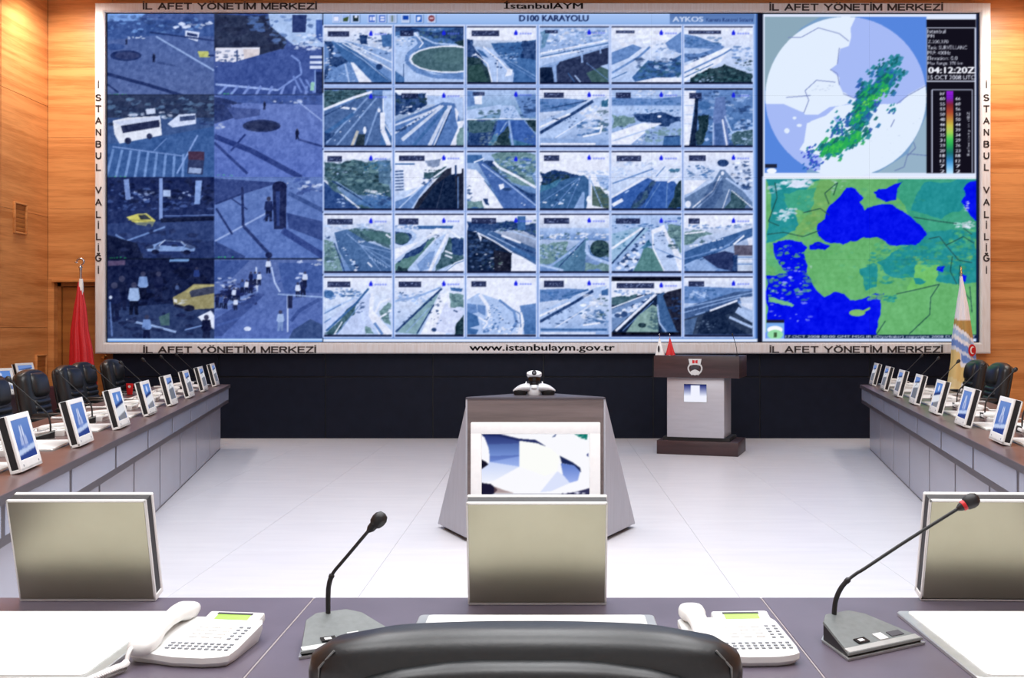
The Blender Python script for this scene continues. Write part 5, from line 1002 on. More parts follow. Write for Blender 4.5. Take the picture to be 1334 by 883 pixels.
# ---------------------------------------------------------------- executive chair (faces +y)
def make_chair(top=1.06, hw=0.27, lower=0.0, seams=False, cr=0.09, cp=2.6):
    r = empty('executive_chair')
    sz = 0.48-lower
    def yb(z): return -0.23-(z-0.5)*0.17
    def halfw(z, a, zt, p_=4.5, z0=0.62): 
        return a if z < z0 else a*max(0.0, 1-((z-z0)/(zt-z0))**p_)**(1/p_)
    zs = [sz-0.02, sz+0.02, 0.60, 0.70, 0.78]+[top-0.28*(1-k/11)**1.6 for k in range(12)]
    zs = sorted(z for z in zs if z < top)+[top-0.0015]
    rings = []
    for z in zs:
        a = halfw(z, hw*(0.88+0.12*min(1, (z-sz)/0.25)), top, cp, top-cr)
        th = 0.066*max(0.0, 1-(max(0, z-(top-0.10))/0.10)**3.2)**(1/2.4)+0.003
        rings.append([(x, y, z-0.005*(x/hw)**2*max(0, 1-(top-z)/0.2)) for x, y, _ in se(0, yb(z), z, max(a, 0.02), th, 3.2, 44)])
    MB().loft(rings).build('back_shell', m_leather, r, 60)
    # rear panel, rolled upper edge (seen from behind)
    zt2 = top-0.03; rings = []
    for z in [sz+0.02, 0.6, 0.7, 0.8]+[zt2-0.15*(1-k/9)**1.7 for k in range(10)]:
        if z >= zt2: z = zt2-0.001
        a = halfw(z, hw*0.88, zt2, 2.6, zt2-0.09)
        th = 0.036*max(0, 1-(max(0, z-(zt2-0.035))/0.035)**2.5)**(1/2.2)+0.002
        rings.append(se(0, yb(z)-0.058-0.0*z, z, max(a, 0.02), th, 2.6, 36))
    MB().loft(rings).build('rear_panel', m_leather, r, 60)
    if seams:
        for s_ in (-1, 1):
            pts = []
            for k in range(9):
                z = top-0.20+k*0.0222; a = halfw(z, hw, top, cp, top-cr); x = a*0.93
                q = (1-(0.93)**3.2)**(1/3.2)*0.066*max(0.0, 1-(max(0, z-(top-0.10))/0.10)**3.2)**(1/2.4)
                pts.append((s_*x, yb(z)-q-0.003, z-0.004*max(0, 1-(top-z)/0.2)))
            MB().tube(pts, 0.0016, 6).build('seam', m_seam, r, 60)
    # front: headrest cushion and ribs between bolsters
    hz = top-0.135; rings = []
    for k in range(11):
        t = -1+2*k/10; z = hz+0.105*t; q = max(0.02, 1-abs(t)**3.0)**(1/2.6)
        rings.append(se(0, yb(z)+0.05, z, hw*0.66*(0.75+0.25*q), 0.058*q+0.004, 2.8, 24))
    MB().loft(rings).build('headrest_cushion', m_leather, r, 60)
    nz = 5; z1 = hz-0.115; z0 = sz+0.07
    for k in range(nz):
        zc = z0+(z1-z0)*(k+0.5)/nz; hh = (z1-z0)/nz*0.53; rings = []
        for i in range(9):
            t = -1+2*i/8; q = max(0.02, 1-abs(t)**2.6)**(1/2.2)
            rings.append(se(0, yb(zc+hh*t)+0.047, zc+hh*t, hw*0.68*(0.93+0.07*q), 0.04*q+0.006, 3.2, 20))
        MB().loft(rings).build('back_cushion', m_leather, r, 60)
    # seat
    rings = []
    for z, q in ((sz-0.085, 0.86), (sz-0.07, 0.97), (sz-0.03, 1.0), (sz+0.005, 0.98), (sz+0.022, 0.86), (sz+0.027, 0.6)): rings.append(se(0, 0.04, z, 0.26*q, 0.265*q, 3.6, 28))
    MB().loft(rings).build('seat', m_leather, r, 60)
    for s_ in (-1, 1):
        rings = []
        for y, q in ((-0.20, 0.5), (-0.18, 0.95), (-0.05, 1.0), (0.10, 1.0), (0.16, 0.8), (0.175, 0.35)): rings.append([(s_*0.295+v[0], y, sz+0.20+v[1]) for v in se(0, 0, 0, 0.032*q, 0.022*q, 2.6, 14)])
        ar = MB().loft(rings).build('armrest', m_leather, r, 60)
        MB().tube(smoothpath([(s_*0.295, 0.11, sz+0.19), (s_*0.30, 0.12, sz+0.06), (s_*0.27, 0.08, sz-0.06), (s_*0.20, 0.0, sz-0.075)], 5), 0.016, 8).tube(smoothpath([(s_*0.295, -0.12, sz+0.19), (s_*0.298, -0.10, sz+0.06), (s_*0.27, -0.04, sz-0.06)], 5), 0.014, 8).build('arm_support', m_black, ar, 60)
    MB().lathe([(0.03, 0.09), (0.03, 0.24), (0.022, 0.25), (0.022, sz-0.11), (0.09, sz-0.1), (0.09, sz-0.07)], 16).build('gas_column', m_black, r, 40)
    for k in range(5):
        a = 2*PI*k/5+0.3; M = Matrix.Rotation(a, 4, 'Z')
        lg_ = MB().loft([[(x, y, z) for y, z in ((-w_, zc-h_), (w_, zc-h_), (w_*0.8, zc+h_), (-w_*0.8, zc+h_))] for x, w_, zc, h_ in ((0.0, 0.035, 0.115, 0.028), (0.12, 0.028, 0.1, 0.022), (0.3, 0.018, 0.085, 0.014))], M=M).build('leg', m_black, r, 30)
        MC = M @ Matrix.Translation((0.29, 0, 0.03)) @ Matrix.Rotation(PI/2, 4, 'X')
        MB().lathe([(0.012, -0.024), (0.028, -0.022), (0.03, -0.006), (0.014, 0.0), (0.03, 0.006), (0.028, 0.022), (0.012, 0.024)], 14, MC).tube([(0, 0, 0.03), (0.0, 0.0, 0.06)], 0.008, 8, M @ Matrix.Translation((0.29, 0, 0.02))).build('caster', m_black, lg_, 40)
    return r

# ---------------------------------------------------------------- front desk
PITCH = 1.064
FSEAT = (-0.027-1.061, -0.027, -0.027+1.068)
DY0, DY1 = 1.62, 2.482
fd = empty('front_desk', (0, DY1, 0)); tag(fd, 'long dark veneered front desk across the bottom of the picture', 'desk')
for k, (x0, x1) in enumerate(((-2.70, -1.635), (-1.632, -0.5635), (-0.5605, 0.5065), (0.5095, 1.577), (1.58, 2.65))):
    MB().box(x0, x1, DY0-DY1, 0, 0.725, TZ, 0.002, seg=1).build('desktop_panel', m_desk, fd)
for x in (-1.6335, -0.562, 0.508, 1.5785): MB().box(x-0.0015, x+0.0015, DY0-DY1+0.002, -0.002, 0.728, TZ-0.0006).build('joint_inlay', m_inlay, fd)
MB().box(-2.68, 2.63, -0.075, -0.05, 0.03, 0.725).build('front_panel', m_grey, fd)
for x in (-2.66, -1.633, -0.562, 0.508, 1.578, 2.61): MB().box(x-0.015, x+0.015, -0.72, -0.08, 0, 0.725).build('support_panel', m_edge, fd)

proto = {'unit': [make_unit(k) for k in range(3)], 'phone': make_phone(), 'pad': make_pad()}
used = set()
def put(key, loc, rz, label, cat, group, k=None):
    o = proto[key] if k is None else proto[key][k]; kk = (key, k)
    if kk in used: o = copy_tree(o)
    used.add(kk); o.location = loc; o.rotation_euler = (0, 0, rz)
    return tag(o, label, cat, group)
mics = {}
def put_mic(shape, red, loc, rz, label):
    """shape: name of a neck path; all mics share the base"""
    kk = (tuple(shape), red)
    if kk in mics: o = copy_tree(mics[kk])
    else: o = add_neck(make_mic(), shape, red); mics[kk] = o
    o.location = loc; o.rotation_euler = (0, 0, rz)
    return tag(o, label, 'microphone', 'gooseneck conference microphones')
G_U, G_P, G_D, G_C = 'display units on the desks', 'white desk phones', 'white desk pads', 'black leather chairs'
names = ('left', 'middle', 'right')
unit_y = (2.447+0.022, 2.407+0.028, 2.447+0.022)
for k, sx in enumerate(FSEAT):
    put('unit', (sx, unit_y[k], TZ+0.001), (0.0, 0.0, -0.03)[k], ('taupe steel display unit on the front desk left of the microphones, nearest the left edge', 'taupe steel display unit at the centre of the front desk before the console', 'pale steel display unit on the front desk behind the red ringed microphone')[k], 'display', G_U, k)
    put('pad', (sx+0.0, 2.333-0.225-(0.03 if k == 1 else 0), TZ+0.0005), 0.0, ('white desk pad on the front desk left of the telephone handset', 'white desk pad mostly hidden behind the foreground chair', 'white desk pad with silver border at the right end of the front desk')[k], 'desk pad', G_D)
put('phone', (-0.70, 2.075, TZ+0.0005), math.radians(-7), 'white desk phone with green display on the front desk beside the left pad', 'phone', G_P)
put('phone', (0.372, 2.075, TZ+0.0005), math.radians(3), 'white desk phone with green display beside the foreground chair, right of it', 'phone', G_P)
def mic_at(bx_, by_, bz_, rz, path_w, red, label):
    """base at a world place; neck given as world points"""
    M = (Matrix.Translation((bx_, by_, bz_)) @ Matrix.Rotation(rz, 4, 'Z')).inverted()
    return put_mic([tuple(M @ Vector(q)) for q in path_w], red, (bx_, by_, bz_), rz, label)
th = math.radians(30)
def nk(pts, Ys): return [tuple(px(x, y, Y)) for (x, y), Y in zip(pts, Ys)]
mic_at(0.638, 2.115, TZ+0.0005, th, nk(((1086.5, 806), (1087, 795), (1089, 781), (1095, 767), (1104, 756), (1117, 746), (1127, 740), (1180, 705), (1240, 667.5), (1249, 662)), (2.165,)*10), True, 'gooseneck microphone with red light ring at the right of the front desk')
mic_at(-0.425, 2.125, TZ+0.0005, th, nk(((428, 806), (427.5, 795), (427.5, 775), (428.5, 762), (432, 750), (437, 742), (443, 735), (460, 715), (476, 696), (481, 690.5)), (2.175,)*10), False, 'gooseneck microphone with plain black tip on the front desk by the chair')
# ---------------------------------------------------------------- side tables
NP, PL = 9, 1.04
def side_table(side):
    r = empty('conference_table')
    L = NP*PL
    MB().box(0, L, -0.80, 0.015, 0.722, TZ, 0.003, seg=1).build('worktop', m_sidetop, r)
    MB().box(0, L, 0.0155, 0.0185, 0.7225, TZ-0.001).box(0-0.004, -0.0005, -0.80, 0.0185, 0.7225, TZ-0.001).box(L+0.0005, L+0.004, -0.80, 0.0185, 0.7225, TZ-0.001).build('edge_band', m_edge, r)
    MB().box(0.0, L, -0.30, -0.003, 0.545, 0.722).build('apron_frame', m_edge, r)
    MB().box(0.012, L-0.012, -0.36, -0.095, 0.0, 0.545).build('carcass', m_edge, r)
    MB().box(-0.006, 0.011, -0.36, -0.106, 0.004, 0.72, 0.002).box(L-0.011, L+0.006, -0.36, -0.106, 0.004, 0.72, 0.002).build('end_panel', m_grey, r)
    for k in range(NP):
        a, b = k*PL+0.027, (k+1)*PL-0.027
        MB().box(a, b, -0.014, 0.0, 0.585, 0.714, 0.002, seg=1).build('apron_panel', m_grey2, r)
        a, b = k*PL+0.022, (k+1)*PL-0.022
        MB().box(a, b, -0.107, -0.092, 0.012, 0.545, 0.002, seg=1).build('front_panel', m_grey, r)
    return r
E_L = Vector((-3.78, 12.24, 0)); TH_L = math.atan2(-0.9806, 0.1961)
uR = Vector((0.1914, 0.9815, 0)); E_R = Vector((3.68, 12.2, 0))-uR*(NP*PL); TH_R = math.atan2(0.9815, 0.1914)
tL = side_table('left'); tL.location = E_L; tL.rotation_euler = (0, 0, TH_L); tag(tL, 'long grey panelled conference table running along the left side', 'table', 'conference side tables')
tR = copy_tree(tL); tR.location = E_R; tR.rotation_euler = (0, 0, TH_R); tag(tR, 'long grey panelled conference table running along the right side', 'table', 'conference side tables')
def loc(E, th_, x, y, z=TZ+0.0005):
    v = Matrix.Rotation(th_, 4, 'Z') @ Vector((x, y, 0)); return (E.x+v.x, E.y+v.y, z)
ordn = ['nearest the video wall', 'second from the video wall', 'third from the video wall', 'fourth from the video wall', 'fifth from the video wall', 'sixth from the video wall', 'seventh from the video wall', 'eighth from the video wall, nearest the viewer', 'ninth from the video wall']
neck = ((0, 0.045, 0.038), (0, 0.045, 0.06), (0, 0.042, 0.10), (0.0, 0.03, 0.14), (0, 0.0, 0.18), (0, -0.05, 0.23), (0, -0.10, 0.28), (0, -0.145, 0.325), (0, -0.155, 0.335))
left_x = [0.347+1.04*k for k in range(8)]
right_x = [2.93+1.04*(6-k) for k in range(7)]
rnd = random.Random(4)
for E, th_, xs_, side in ((E_L, TH_L, left_x, 'left'), (E_R, TH_R, right_x, 'right')):
    for i, x in enumerate(xs_):
        last = i == len(xs_)-1
        o_ = ordn[i].replace('eighth from the video wall, nearest the viewer', 'eighth from the video wall')
        kind = 0 if (i >= 6 or (side == 'right' and i >= 5)) else 1 if i >= 4 else 2
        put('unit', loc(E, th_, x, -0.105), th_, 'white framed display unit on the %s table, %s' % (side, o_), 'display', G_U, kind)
        put('pad', loc(E, th_, x, -0.415), th_, 'white desk pad on the %s table, %s' % (side, o_), 'desk pad', G_D)
        put('phone', loc(E, th_, x+0.39, -0.42), th_+math.radians(rnd.uniform(-5, 5)), 'white desk phone on the %s table, %s' % (side, o_), 'phone', G_P)
        put_mic(neck, False, loc(E, th_, x-0.40, -0.42), th_+math.radians(12), 'slim gooseneck microphone on the %s table, %s' % (side, o_))
# red pennant card on the left table
pc = empty('table_pennant', (-0.4045*10.2, 10.2, TZ+0.0005)); pc.rotation_euler = (0, 0, -0.5)
tag(pc, 'small red table pennant with white emblem standing among the phones on the left table', 'pennant')
MB().prism([(-0.036, 0.0), (0.036, 0.0), (0.05, 0.115), (-0.05, 0.115)], 'y', -0.003, 0.003, 0.001).build('pennant_card', m_red, pc)
MB().loft([[(0.02*math.cos(a*PI/8), -0.0036, 0.085+0.013*math.sin(a*PI/8)) for a in range(16)], [(0.02*math.cos(a*PI/8), -0.003, 0.085+0.013*math.sin(a*PI/8)) for a in range(16)]]).build('emblem', m_white, pc, 0)
MB().box(-0.04, 0.04, -0.022, 0.022, 0, 0.006, 0.002).build('pennant_base', m_black, pc)
# chairs
chL = make_chair(); first = True
def put_chair(x, y, rz, label):
    global first
    o = chL if first else copy_tree(chL); first = False
    o.location = (x, y, 0); o.rotation_euler = (0, 0, rz); return tag(o, label, 'chair', G_C)
for k, (px_, Y, sw, lb) in enumerate(((147, 12.15, 0.35, 'black leather chair behind the left table, nearest the video wall'), (109, 11.15, 0.30, 'black leather chair behind the left table in front of the red flag'), (89, 10.15, 0.32, 'black leather chair behind the left table, third from the video wall'), (42, 9.0, 0.36, 'black leather chair with ribbed back behind the left table, fourth from the video wall'), (-12, 7.95, 0.36, 'black leather chair cut off by the left edge of the picture'))):
    fa = TH_L-0.06; put_chair((px_-VX)*Y/F-0.30*math.sin(fa), Y+0.30*math.cos(fa), fa, lb)
for k, (px_, Y, sw, lb) in enumerate(((1271, 12.0, 0.30, 'black leather chair behind the right table, beside the white flag'), (1301, 10.95, 0.38, 'black leather chair behind the right table, against the oak wall'))):
    fa = TH_R+0.06; put_chair((px_-VX)*Y/F-0.30*math.sin(fa), Y+0.30*math.cos(fa), fa, lb)
fc = make_chair(1.006, 0.291, 0.03, True, 0.055, 3.0); fc.location = (-0.031, 1.705, 0)
tag(fc, 'large black leather chair seen from behind at the bottom centre, pushed to the front desk', 'chair', G_C)
# second row behind the left chairs
t2 = empty('back_row_table', (-4.92, 9.25, 0), math.atan2(1.8, -0.62))
tag(t2, 'dark narrow back row table at the far left behind the chairs', 'table')
MB().box(0, 2.9, 0, 0.44, 0.735, TZ+0.012, 0.003).build('worktop', m_edge, t2)
MB().box(0.03, 2.87, 0.04, 0.40, 0.0, 0.735).build('carcass', m_edge, t2)
def face_room(xp, yp, label, kind, rz):
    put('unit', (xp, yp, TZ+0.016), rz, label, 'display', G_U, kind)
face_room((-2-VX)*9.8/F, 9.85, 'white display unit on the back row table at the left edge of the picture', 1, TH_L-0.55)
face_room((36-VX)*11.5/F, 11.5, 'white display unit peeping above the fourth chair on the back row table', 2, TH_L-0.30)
# ---------------------------------------------------------------- presentation console in the middle of the floor
cx0, cY = (697.7-VX)*6.85/F, 6.85
co = empty('presentation_console', (cx0, cY, 0)); tag(co, 'grey and brown wedge shaped presentation console with a large white display, mid floor', 'console')
hw_, ht = 0.462, 0.956
base = [(-hw_, 0), (hw_, 0), (0.70, 0.50), (0.25, 1.05), (-0.25, 1.05), (-0.70, 0.50)]
top_ = [(-hw_, 0), (hw_, 0), (hw_-0.01, 0.06), (0.05, 0.52), (-0.05, 0.52), (-hw_+0.01, 0.06)]
MB().prism([(x*0.93, 0.03+y*0.94) for x, y in base], 'z', 0.0, 0.03).build('plinth', m_black, co)
def quad(mb, a, b, c, d, t=0.012):
    a, b, c, d = [Vector(v) for v in (a, b, c, d)]
    n = (b-a).cross(d-a).normalized()*t
    return mb.loft([[a, b, c, d], [a-n, b-n, c-n, d-n]])
zb = 0.03
def P3(p_, z): return (p_[0], p_[1], z)
for i, nm, m_ in ((1, 'side_panel', m_sidegrey), (2, 'rear_panel', m_sidegrey), (3, 'rear_panel', m_sidegrey), (4, 'rear_panel', m_sidegrey), (5, 'side_panel', m_sidegrey)):
    a, b = base[i], base[(i+1) % 6]; ta, tb = top_[i], top_[(i+1) % 6]
    quad(MB(), P3(a, zb), P3(b, zb), P3(tb, ht-0.012), P3(ta, ht-0.012)).build(nm, m_, co, 0)
MB().box(-hw_+0.012, hw_-0.012, 0.006, 0.02, zb, ht-0.012).build('front_panel', m_mocha, co)
MB().prism([(x, y-0.004) for x, y in top_], 'z', ht-0.012, ht, 0.002).build('top_plate', m_edge, co)
# white display on the console front
def vz(y, Y=6.83): return H-(y-VY)*Y/F
dw = 0.428; dz1 = vz(550); dz0 = dz1-0.585; Yd = -0.03
dsp = empty('display', (0, 0, 0)); dsp.parent = co
bpy.data.objects.remove(dsp)
sx_, s1_, s0_ = 0.355, vz(565.4), vz(565.4)-0.43
b_ = MB()
b_.box(-dw, dw, Yd, 0.006, dz0, s0_, 0.008).box(-dw, dw, Yd, 0.006, s1_, dz1, 0.008).box(-dw, -sx_, Yd, 0.006, s0_-0.01, s1_+0.01, 0.008).box(sx_, dw, Yd, 0.006, s0_-0.01, s1_+0.01, 0.008)
bz_ = b_.build('display_bezel', m_white, co)
cc = Canvas(190, 240, 1130, 800, 0.25, (250, 250, 255)); p, l, e = cc.p, cc.l, cc.e
p((40, 52, 112), 190,240, 350,240, 520,290, 520,520, 260,480, 250,360, col2=(120, 150, 226)); p((84, 112, 176), 235,330, 515,320, 520,420, 250,430, al=0.7, col2=(130, 160, 226)); p((150, 176, 240), 190,540, 260,480, 520,430, 520,520, 300,640, 190,660, al=0.6, col2=(235, 240, 255))
p((34, 44, 96), 190,240, 350,240, 520,280, 660,290, 750,345, 700,330, 520,300, 340,262, 200,255); p((250, 250, 255), 190,250, 215,270, 250,360, 260,440, 240,490, 190,460); p((252, 253, 250), 522,298, 680,320, 800,370, 870,430, 850,560, 740,600, 522,520); p((28, 40, 84), 870,425, 980,480, 1050,530, 1058,570, 1000,510, 890,490)
p((92, 122, 200), 880,490, 1000,510, 1050,560, 1030,640, 960,660, 900,590, col2=(160, 180, 240)); p((200, 212, 250), 850,560, 900,590, 960,660, 800,730, 700,740, al=0.6); p((20, 20, 40), 190,460, 230,480, 250,500, 190,540)
p((26, 24, 50), 190,660, 270,670, 330,720, 300,750, 190,800); p((120, 90, 90), 300,690, 380,720, 480,750, 300,750, al=0.6); p((30, 30, 70), 890,750, 1000,740, 1130,705, 1130,800, 880,800, al=0.9); cc.sp((240, 240, 255), 10, 890,740, 1100,760, 16); p((30, 36, 70), 190,752, 1130,752, 1130,800, 190,800, al=0.35); p((60, 80, 130), 800,270, 845,235, 830,262); p((20, 120, 110), 1000,240, 1115,240, 1110,290, 1060,280); cc.sp((240, 250, 250), 8, 1010,240, 1110,290, 12); p((60, 70, 130), 1105,420, 1122,400, 1122,440)
cc.blur(2)
q = [(-sx_, -0.012, s1_), (sx_, -0.012, s1_), (-sx_, -0.012, s0_)]
picture('screen', cc, (190, 240, 1130, 800), q, m_screen, bz_, 6.0)
# ---------------------------------------------------------------- video conference camera on the console
Yc = 7.12
vc = empty('conference_camera', ((696-VX)*Yc/F, Yc, ht)); tag(vc, 'silver and black video conference camera on top of the console', 'camera')
for s_ in (-1, 1):
    rings = []
    for k in range(9):
        t = k/8; x = 0.03+0.115*t; h_ = 0.046*(1-t**2.6)+0.012
        rings.append([(s_*x, v[0], 0.022+h_*0.5+v[1]) for v in se(0.005*t, 0, 0, 0.06*(1-0.45*t*t), h_*0.5, 2.4, 16)])
    lb = MB().loft(rings).build('base_lobe', m_pearl, vc, 60)
    MB().loft([se(s_*0.095, 0, z, 0.048*q, 0.05*q, 2.5, 20) for z, q in ((0.0, 0.85), (0.006, 0.95), (0.03, 1.0), (0.036, 0.8))]).build('base_foot', m_black, lb, 40)
MB().loft([se(0, 0, z, 0.05*q, 0.06*q, 2.2, 24) for z, q in ((0.0, 0.9), (0.02, 1.0), (0.045, 0.9), (0.07, 0.7))]).build('base_body', m_pearl, vc, 60)
for s_ in (-1, 1):
    MB().loft([[(s_*(0.052+dx), y*wy, z) for dx, y in ((0, -1), (0.014*q, -1), (0.014*q, 1), (0, 1))] for z, q, wy in ((0.045, 1.5, 0.026), (0.075, 0.8, 0.018), (0.092, 0.3, 0.010))]).build('fork_arm', m_pearl, vc, 40)
MB().lathe([(0.036, 0.055), (0.042, 0.07), (0.044, 0.115), (0.04, 0.128)], 24).build('head_body', m_black_gloss, vc, 50)
MH = Matrix.Translation((0, -0.02, 0.138)) @ Matrix.Rotation(math.radians(62), 4, 'X')
hd_ = MB().loft([[(v[0], v[1], z) for v in se(0, 0, 0, 0.052*q, 0.021*q, 2.0, 28)] for z, q in ((-0.03, 0.8), (-0.01, 0.98), (0.018, 1.0), (0.028, 0.95), (0.03, 0.85))], M=MH).build('head_ring', m_pearl, vc, 50)
MB().lathe([(0.017, 0.029), (0.017, 0.036), (0.014, 0.037), (0.011, 0.033)], 20, MH).build('lens_ring', m_black_gloss, hd_, 50)
MB().ell((0, 0, 0.032), (0.012, 0.012, 0.004), MH).build('lens', m_slot, hd_, 60)
MB().ell((0, -0.052, 0.05), (0.02, 0.012, 0.012)).build('sensor_eye', m_button, vc, 60)
# ---------------------------------------------------------------- lectern
def at_(pxx, Y): return (pxx-VX)*Y/F
LA = Vector((at_(855.5, 11.74), 11.74, 0)); LB = Vector((at_(961.5, 11.45), 11.45, 0))
ang = math.atan2(LB.y-LA.y, LB.x-LA.x); mid = (LA+LB)/2; wb_ = (LB-LA).length
lc = empty('lectern', tuple(mid), ang); tag(lc, 'dark walnut and brushed grey lectern with crest, standing right of the console', 'lectern')
a = wb_/2; xo = -0.015
MB().box(-a, a, 0, 0.62, 0, 0.155, 0.004).build('base', m_walnut, lc)
MB().box(-a+0.06, a-0.1, 0.06, 0.56, 0.155, 0.195).build('plinth_gap', m_black, lc)
bxa, bxb = -0.345, 0.30
MB().box(bxa, bxb, 0.03, 0.54, 0.195, 0.872, 0.003).build('body', m_brush, lc)
MB().box(-0.485, 0.475, -0.03, 0.58, 0.868, 1.112, 0.004).build('top_box', m_walnut, lc)
cq = Canvas(0, 0, 40, 30, 2, (240, 242, 255)); cq.p((26, 36, 110), 0, 0, 12, 0, 12, 20, 0, 20, col2=(236, 240, 255)); cq.p((26, 36, 110), 28, 0, 40, 0, 40, 20, 28, 20, col2=(236, 240, 255)); cq.p((30, 40, 90), 0, 0, 40, 0, 40, 2, 0, 2); cq.blur(1)
sc_ = MB().box(-0.155, 0.11, 0.024, 0.032, 0.59, 0.80, 0.002).build('screen_frame', m_silver, lc)
picture('screen', cq, (0, 0, 40, 30), [(-0.15, 0.0235, 0.795), (0.105, 0.0235, 0.795), (-0.15, 0.0235, 0.595)], m_screen, sc_, 1.0)
# crest: pale crown-like gate over a ringed shield
cr = MB(); X0, Z0 = -0.015, 0.985
cr.prism([(X0-0.074, Z0+0.095), (X0+0.074, Z0+0.095), (X0+0.058, Z0+0.018), (X0+0.02, Z0+0.028), (X0-0.02, Z0+0.028), (X0-0.058, Z0+0.018)], 'y', -0.037, -0.029)
cr.prism([(X0-0.05, Z0-0.045), (X0-0.02, Z0-0.03), (X0, Z0-0.022), (X0+0.02, Z0-0.03), (X0+0.05, Z0-0.045), (X0+0.03, Z0-0.08), (X0, Z0-0.09), (X0-0.03, Z0-0.08)], 'y', -0.037, -0.029)
for s_ in (-1, 1): cr.tube(smoothpath([(X0+s_*0.06, -0.032, Z0+0.03), (X0+s_*0.076, -0.032, Z0-0.005), (X0+s_*0.066, -0.032, Z0-0.045), (X0+s_*0.03, -0.032, Z0-0.085)], 5), 0.009, 6)
crest = cr.build('crest', m_button, lc, 20)
MB().box(X0-0.03, X0-0.004, -0.039, -0.036, Z0+0.045, Z0+0.08).box(X0+0.006, X0+0.03, -0.039, -0.036, Z0+0.045, Z0+0.08).tube([(X0-0.028, -0.038, Z0+0.082), (X0, -0.038, Z0+0.06), (X0+0.03, -0.038, Z0+0.082)], 0.003, 6).build('crest_detail', m_flagred, crest, 0)
MB().box(X0-0.045, X0+0.045, -0.034, -0.0305, Z0-0.02, Z0+0.012, 0.002).build('crest_band', m_slot, crest)
# small flags and a thin microphone on the lectern
def lect(xl, yl, z): return Matrix.Translation(mid) @ Matrix.Rotation(ang, 4, 'Z') @ Vector((xl, yl, z))
def table_flag(xl, m_, label, colour2=None):
    q = lect(xl, 0.05, 1.112); r = empty('table_flag', tuple(q), ang); tag(r, label, 'flag', 'small table flags')
    MB().lathe([(0.03, 0), (0.03, 0.006), (0.006, 0.012)], 14).build('base', m_chrome, r, 40)
    MB().tube([(0, 0, 0.008), (0.004, 0, 0.235)], 0.003, 8).lathe([(0.003, 0.233), (0.006, 0.24), (0.002, 0.25)], 8).build('pole', m_chrome, r, 40)
    rings = []
    for k in range(8):
        t = k/7; R_ = 0.006+0.05*t
        rings.append([(0.004+R_*math.cos(u)*1.0+0.006*t, R_*0.5*math.sin(u)+0.008*t*math.sin(3*u), 0.195-0.19*t) for u in [2*PI*i/24 for i in range(24)]])
    c_ = MB().loft(rings).build('cloth', m_, r, 60)
    if colour2: MB().ell((0.0, -0.026, 0.075), (0.012, 0.004, 0.04)).build('cloth_motif', colour2, c_, 60)
table_flag(-0.44, m_paper, 'small white table flag with dark motif on the left of the lectern', m_slot)
table_flag(-0.32, m_red, 'small red table flag on the lectern beside the white one')
q = lect(0.43, 0.12, 1.112); tm = empty('lectern_microphone', tuple(q), ang); tag(tm, 'thin black stick microphone leaning from the right of the lectern top', 'microphone')
MB().lathe([(0.018, 0), (0.018, 0.006), (0.006, 0.012)], 12).build('mount', m_black, tm, 40)
MB().tube(smoothpath([(0, 0, 0.008), (-0.006, 0.0, 0.08), (-0.02, -0.01, 0.15), (-0.045, -0.03, 0.235)], 5), 0.0035, 8).build('gooseneck', m_black, tm, 60)
MB().ell((-0.047, -0.032, 0.242), (0.009, 0.009, 0.013)).build('foam_windscreen', m_black, tm, 60)
# ---------------------------------------------------------------- big flags
def flag_base(name, X, Y, ztop, label):
    r = empty(name, (X, Y, 0)); tag(r, label, 'flag', 'standing flags')
    MB().lathe([(0.17, 0), (0.17, 0.02), (0.15, 0.035), (0.03, 0.06), (0.02, 0.09)], 28).build('base', m_chrome, r, 40)
    MB().tube([(0, 0, 0.06), (0, 0, ztop)], 0.014, 14).build('pole', m_chrome, r, 50)
    return r
def cloth(r, prof, m_, folds, seed, colf=None):
    """prof: (z, centre x, half width, half depth); folded cone hanging from the pole"""
    rg = random.Random(seed); ph = rg.uniform(0, 6); n = 96; rings = []
    zs = np.linspace(prof[0][0], prof[-1][0], 70)
    for z in zs:
        cxx = np.interp(-z, [-q[0] for q in prof], [q[1] for q in prof]); hx = np.interp(-z, [-q[0] for q in prof], [q[2] for q in prof]); hy = np.interp(-z, [-q[0] for q in prof], [q[3] for q in prof])
        t = (prof[0][0]-z)/(prof[0][0]-prof[-1][0]); ring = []
        for k in range(n):
            u = 2*PI*k/n; f = 1+0.20*min(1, t*2)*math.sin(folds*u+ph+0.9*t)+0.08*math.sin((folds+4)*u+2*ph)
            f = min(f, 1.12)
            ring.append((cxx+hx*f*math.cos(u), hy*f*math.sin(u), z))
        rings.append(ring)
    o = MB().loft(rings).build('cloth', m_, r, 70)
    if colf:
        me = o.data; at = me.color_attributes.new('col', 'FLOAT_COLOR', 'POINT')
        buf = []
        for v in me.vertices:
            i = np.interp(-v.co.z, [-q[0] for q in prof], [q[1] for q in prof]); hx = np.interp(-v.co.z, [-q[0] for q in prof], [q[2] for q in prof])
            s_ = (v.co.x-i)/max(hx, 1e-3)
            buf += list(lin(colf(s_, v.co.z, v.co.y)))+[1.0]
        at.data.foreach_set('color', buf)
    return o
Yf = 12.85
def fz(y): return H-(y-VY)*Yf/F
def fw(n): return n*Yf/F
X1 = (105-VX)*Yf/F
f1 = flag_base('standing_flag', X1, Yf, fz(352), 'tall red flag furled on a pole before the wooden door')
M1 = Matrix.Translation((0, 0, fz(352)))
MB().lathe([(0.014, 0), (0.02, 0.01), (0.012, 0.02), (0.026, 0.035), (0.012, 0.055), (0.006, 0.07)], 16, M1).build('finial', m_chrome, f1, 50)
arc = [(0.045*math.cos(math.radians(t))-0.005, 0.0, 0.105+0.038*math.sin(math.radians(t))) for t in range(-70, 200, 15)]
rr_ = [0.004+0.010*math.sin(PI*k/(len(arc)-1)) for k in range(len(arc))]
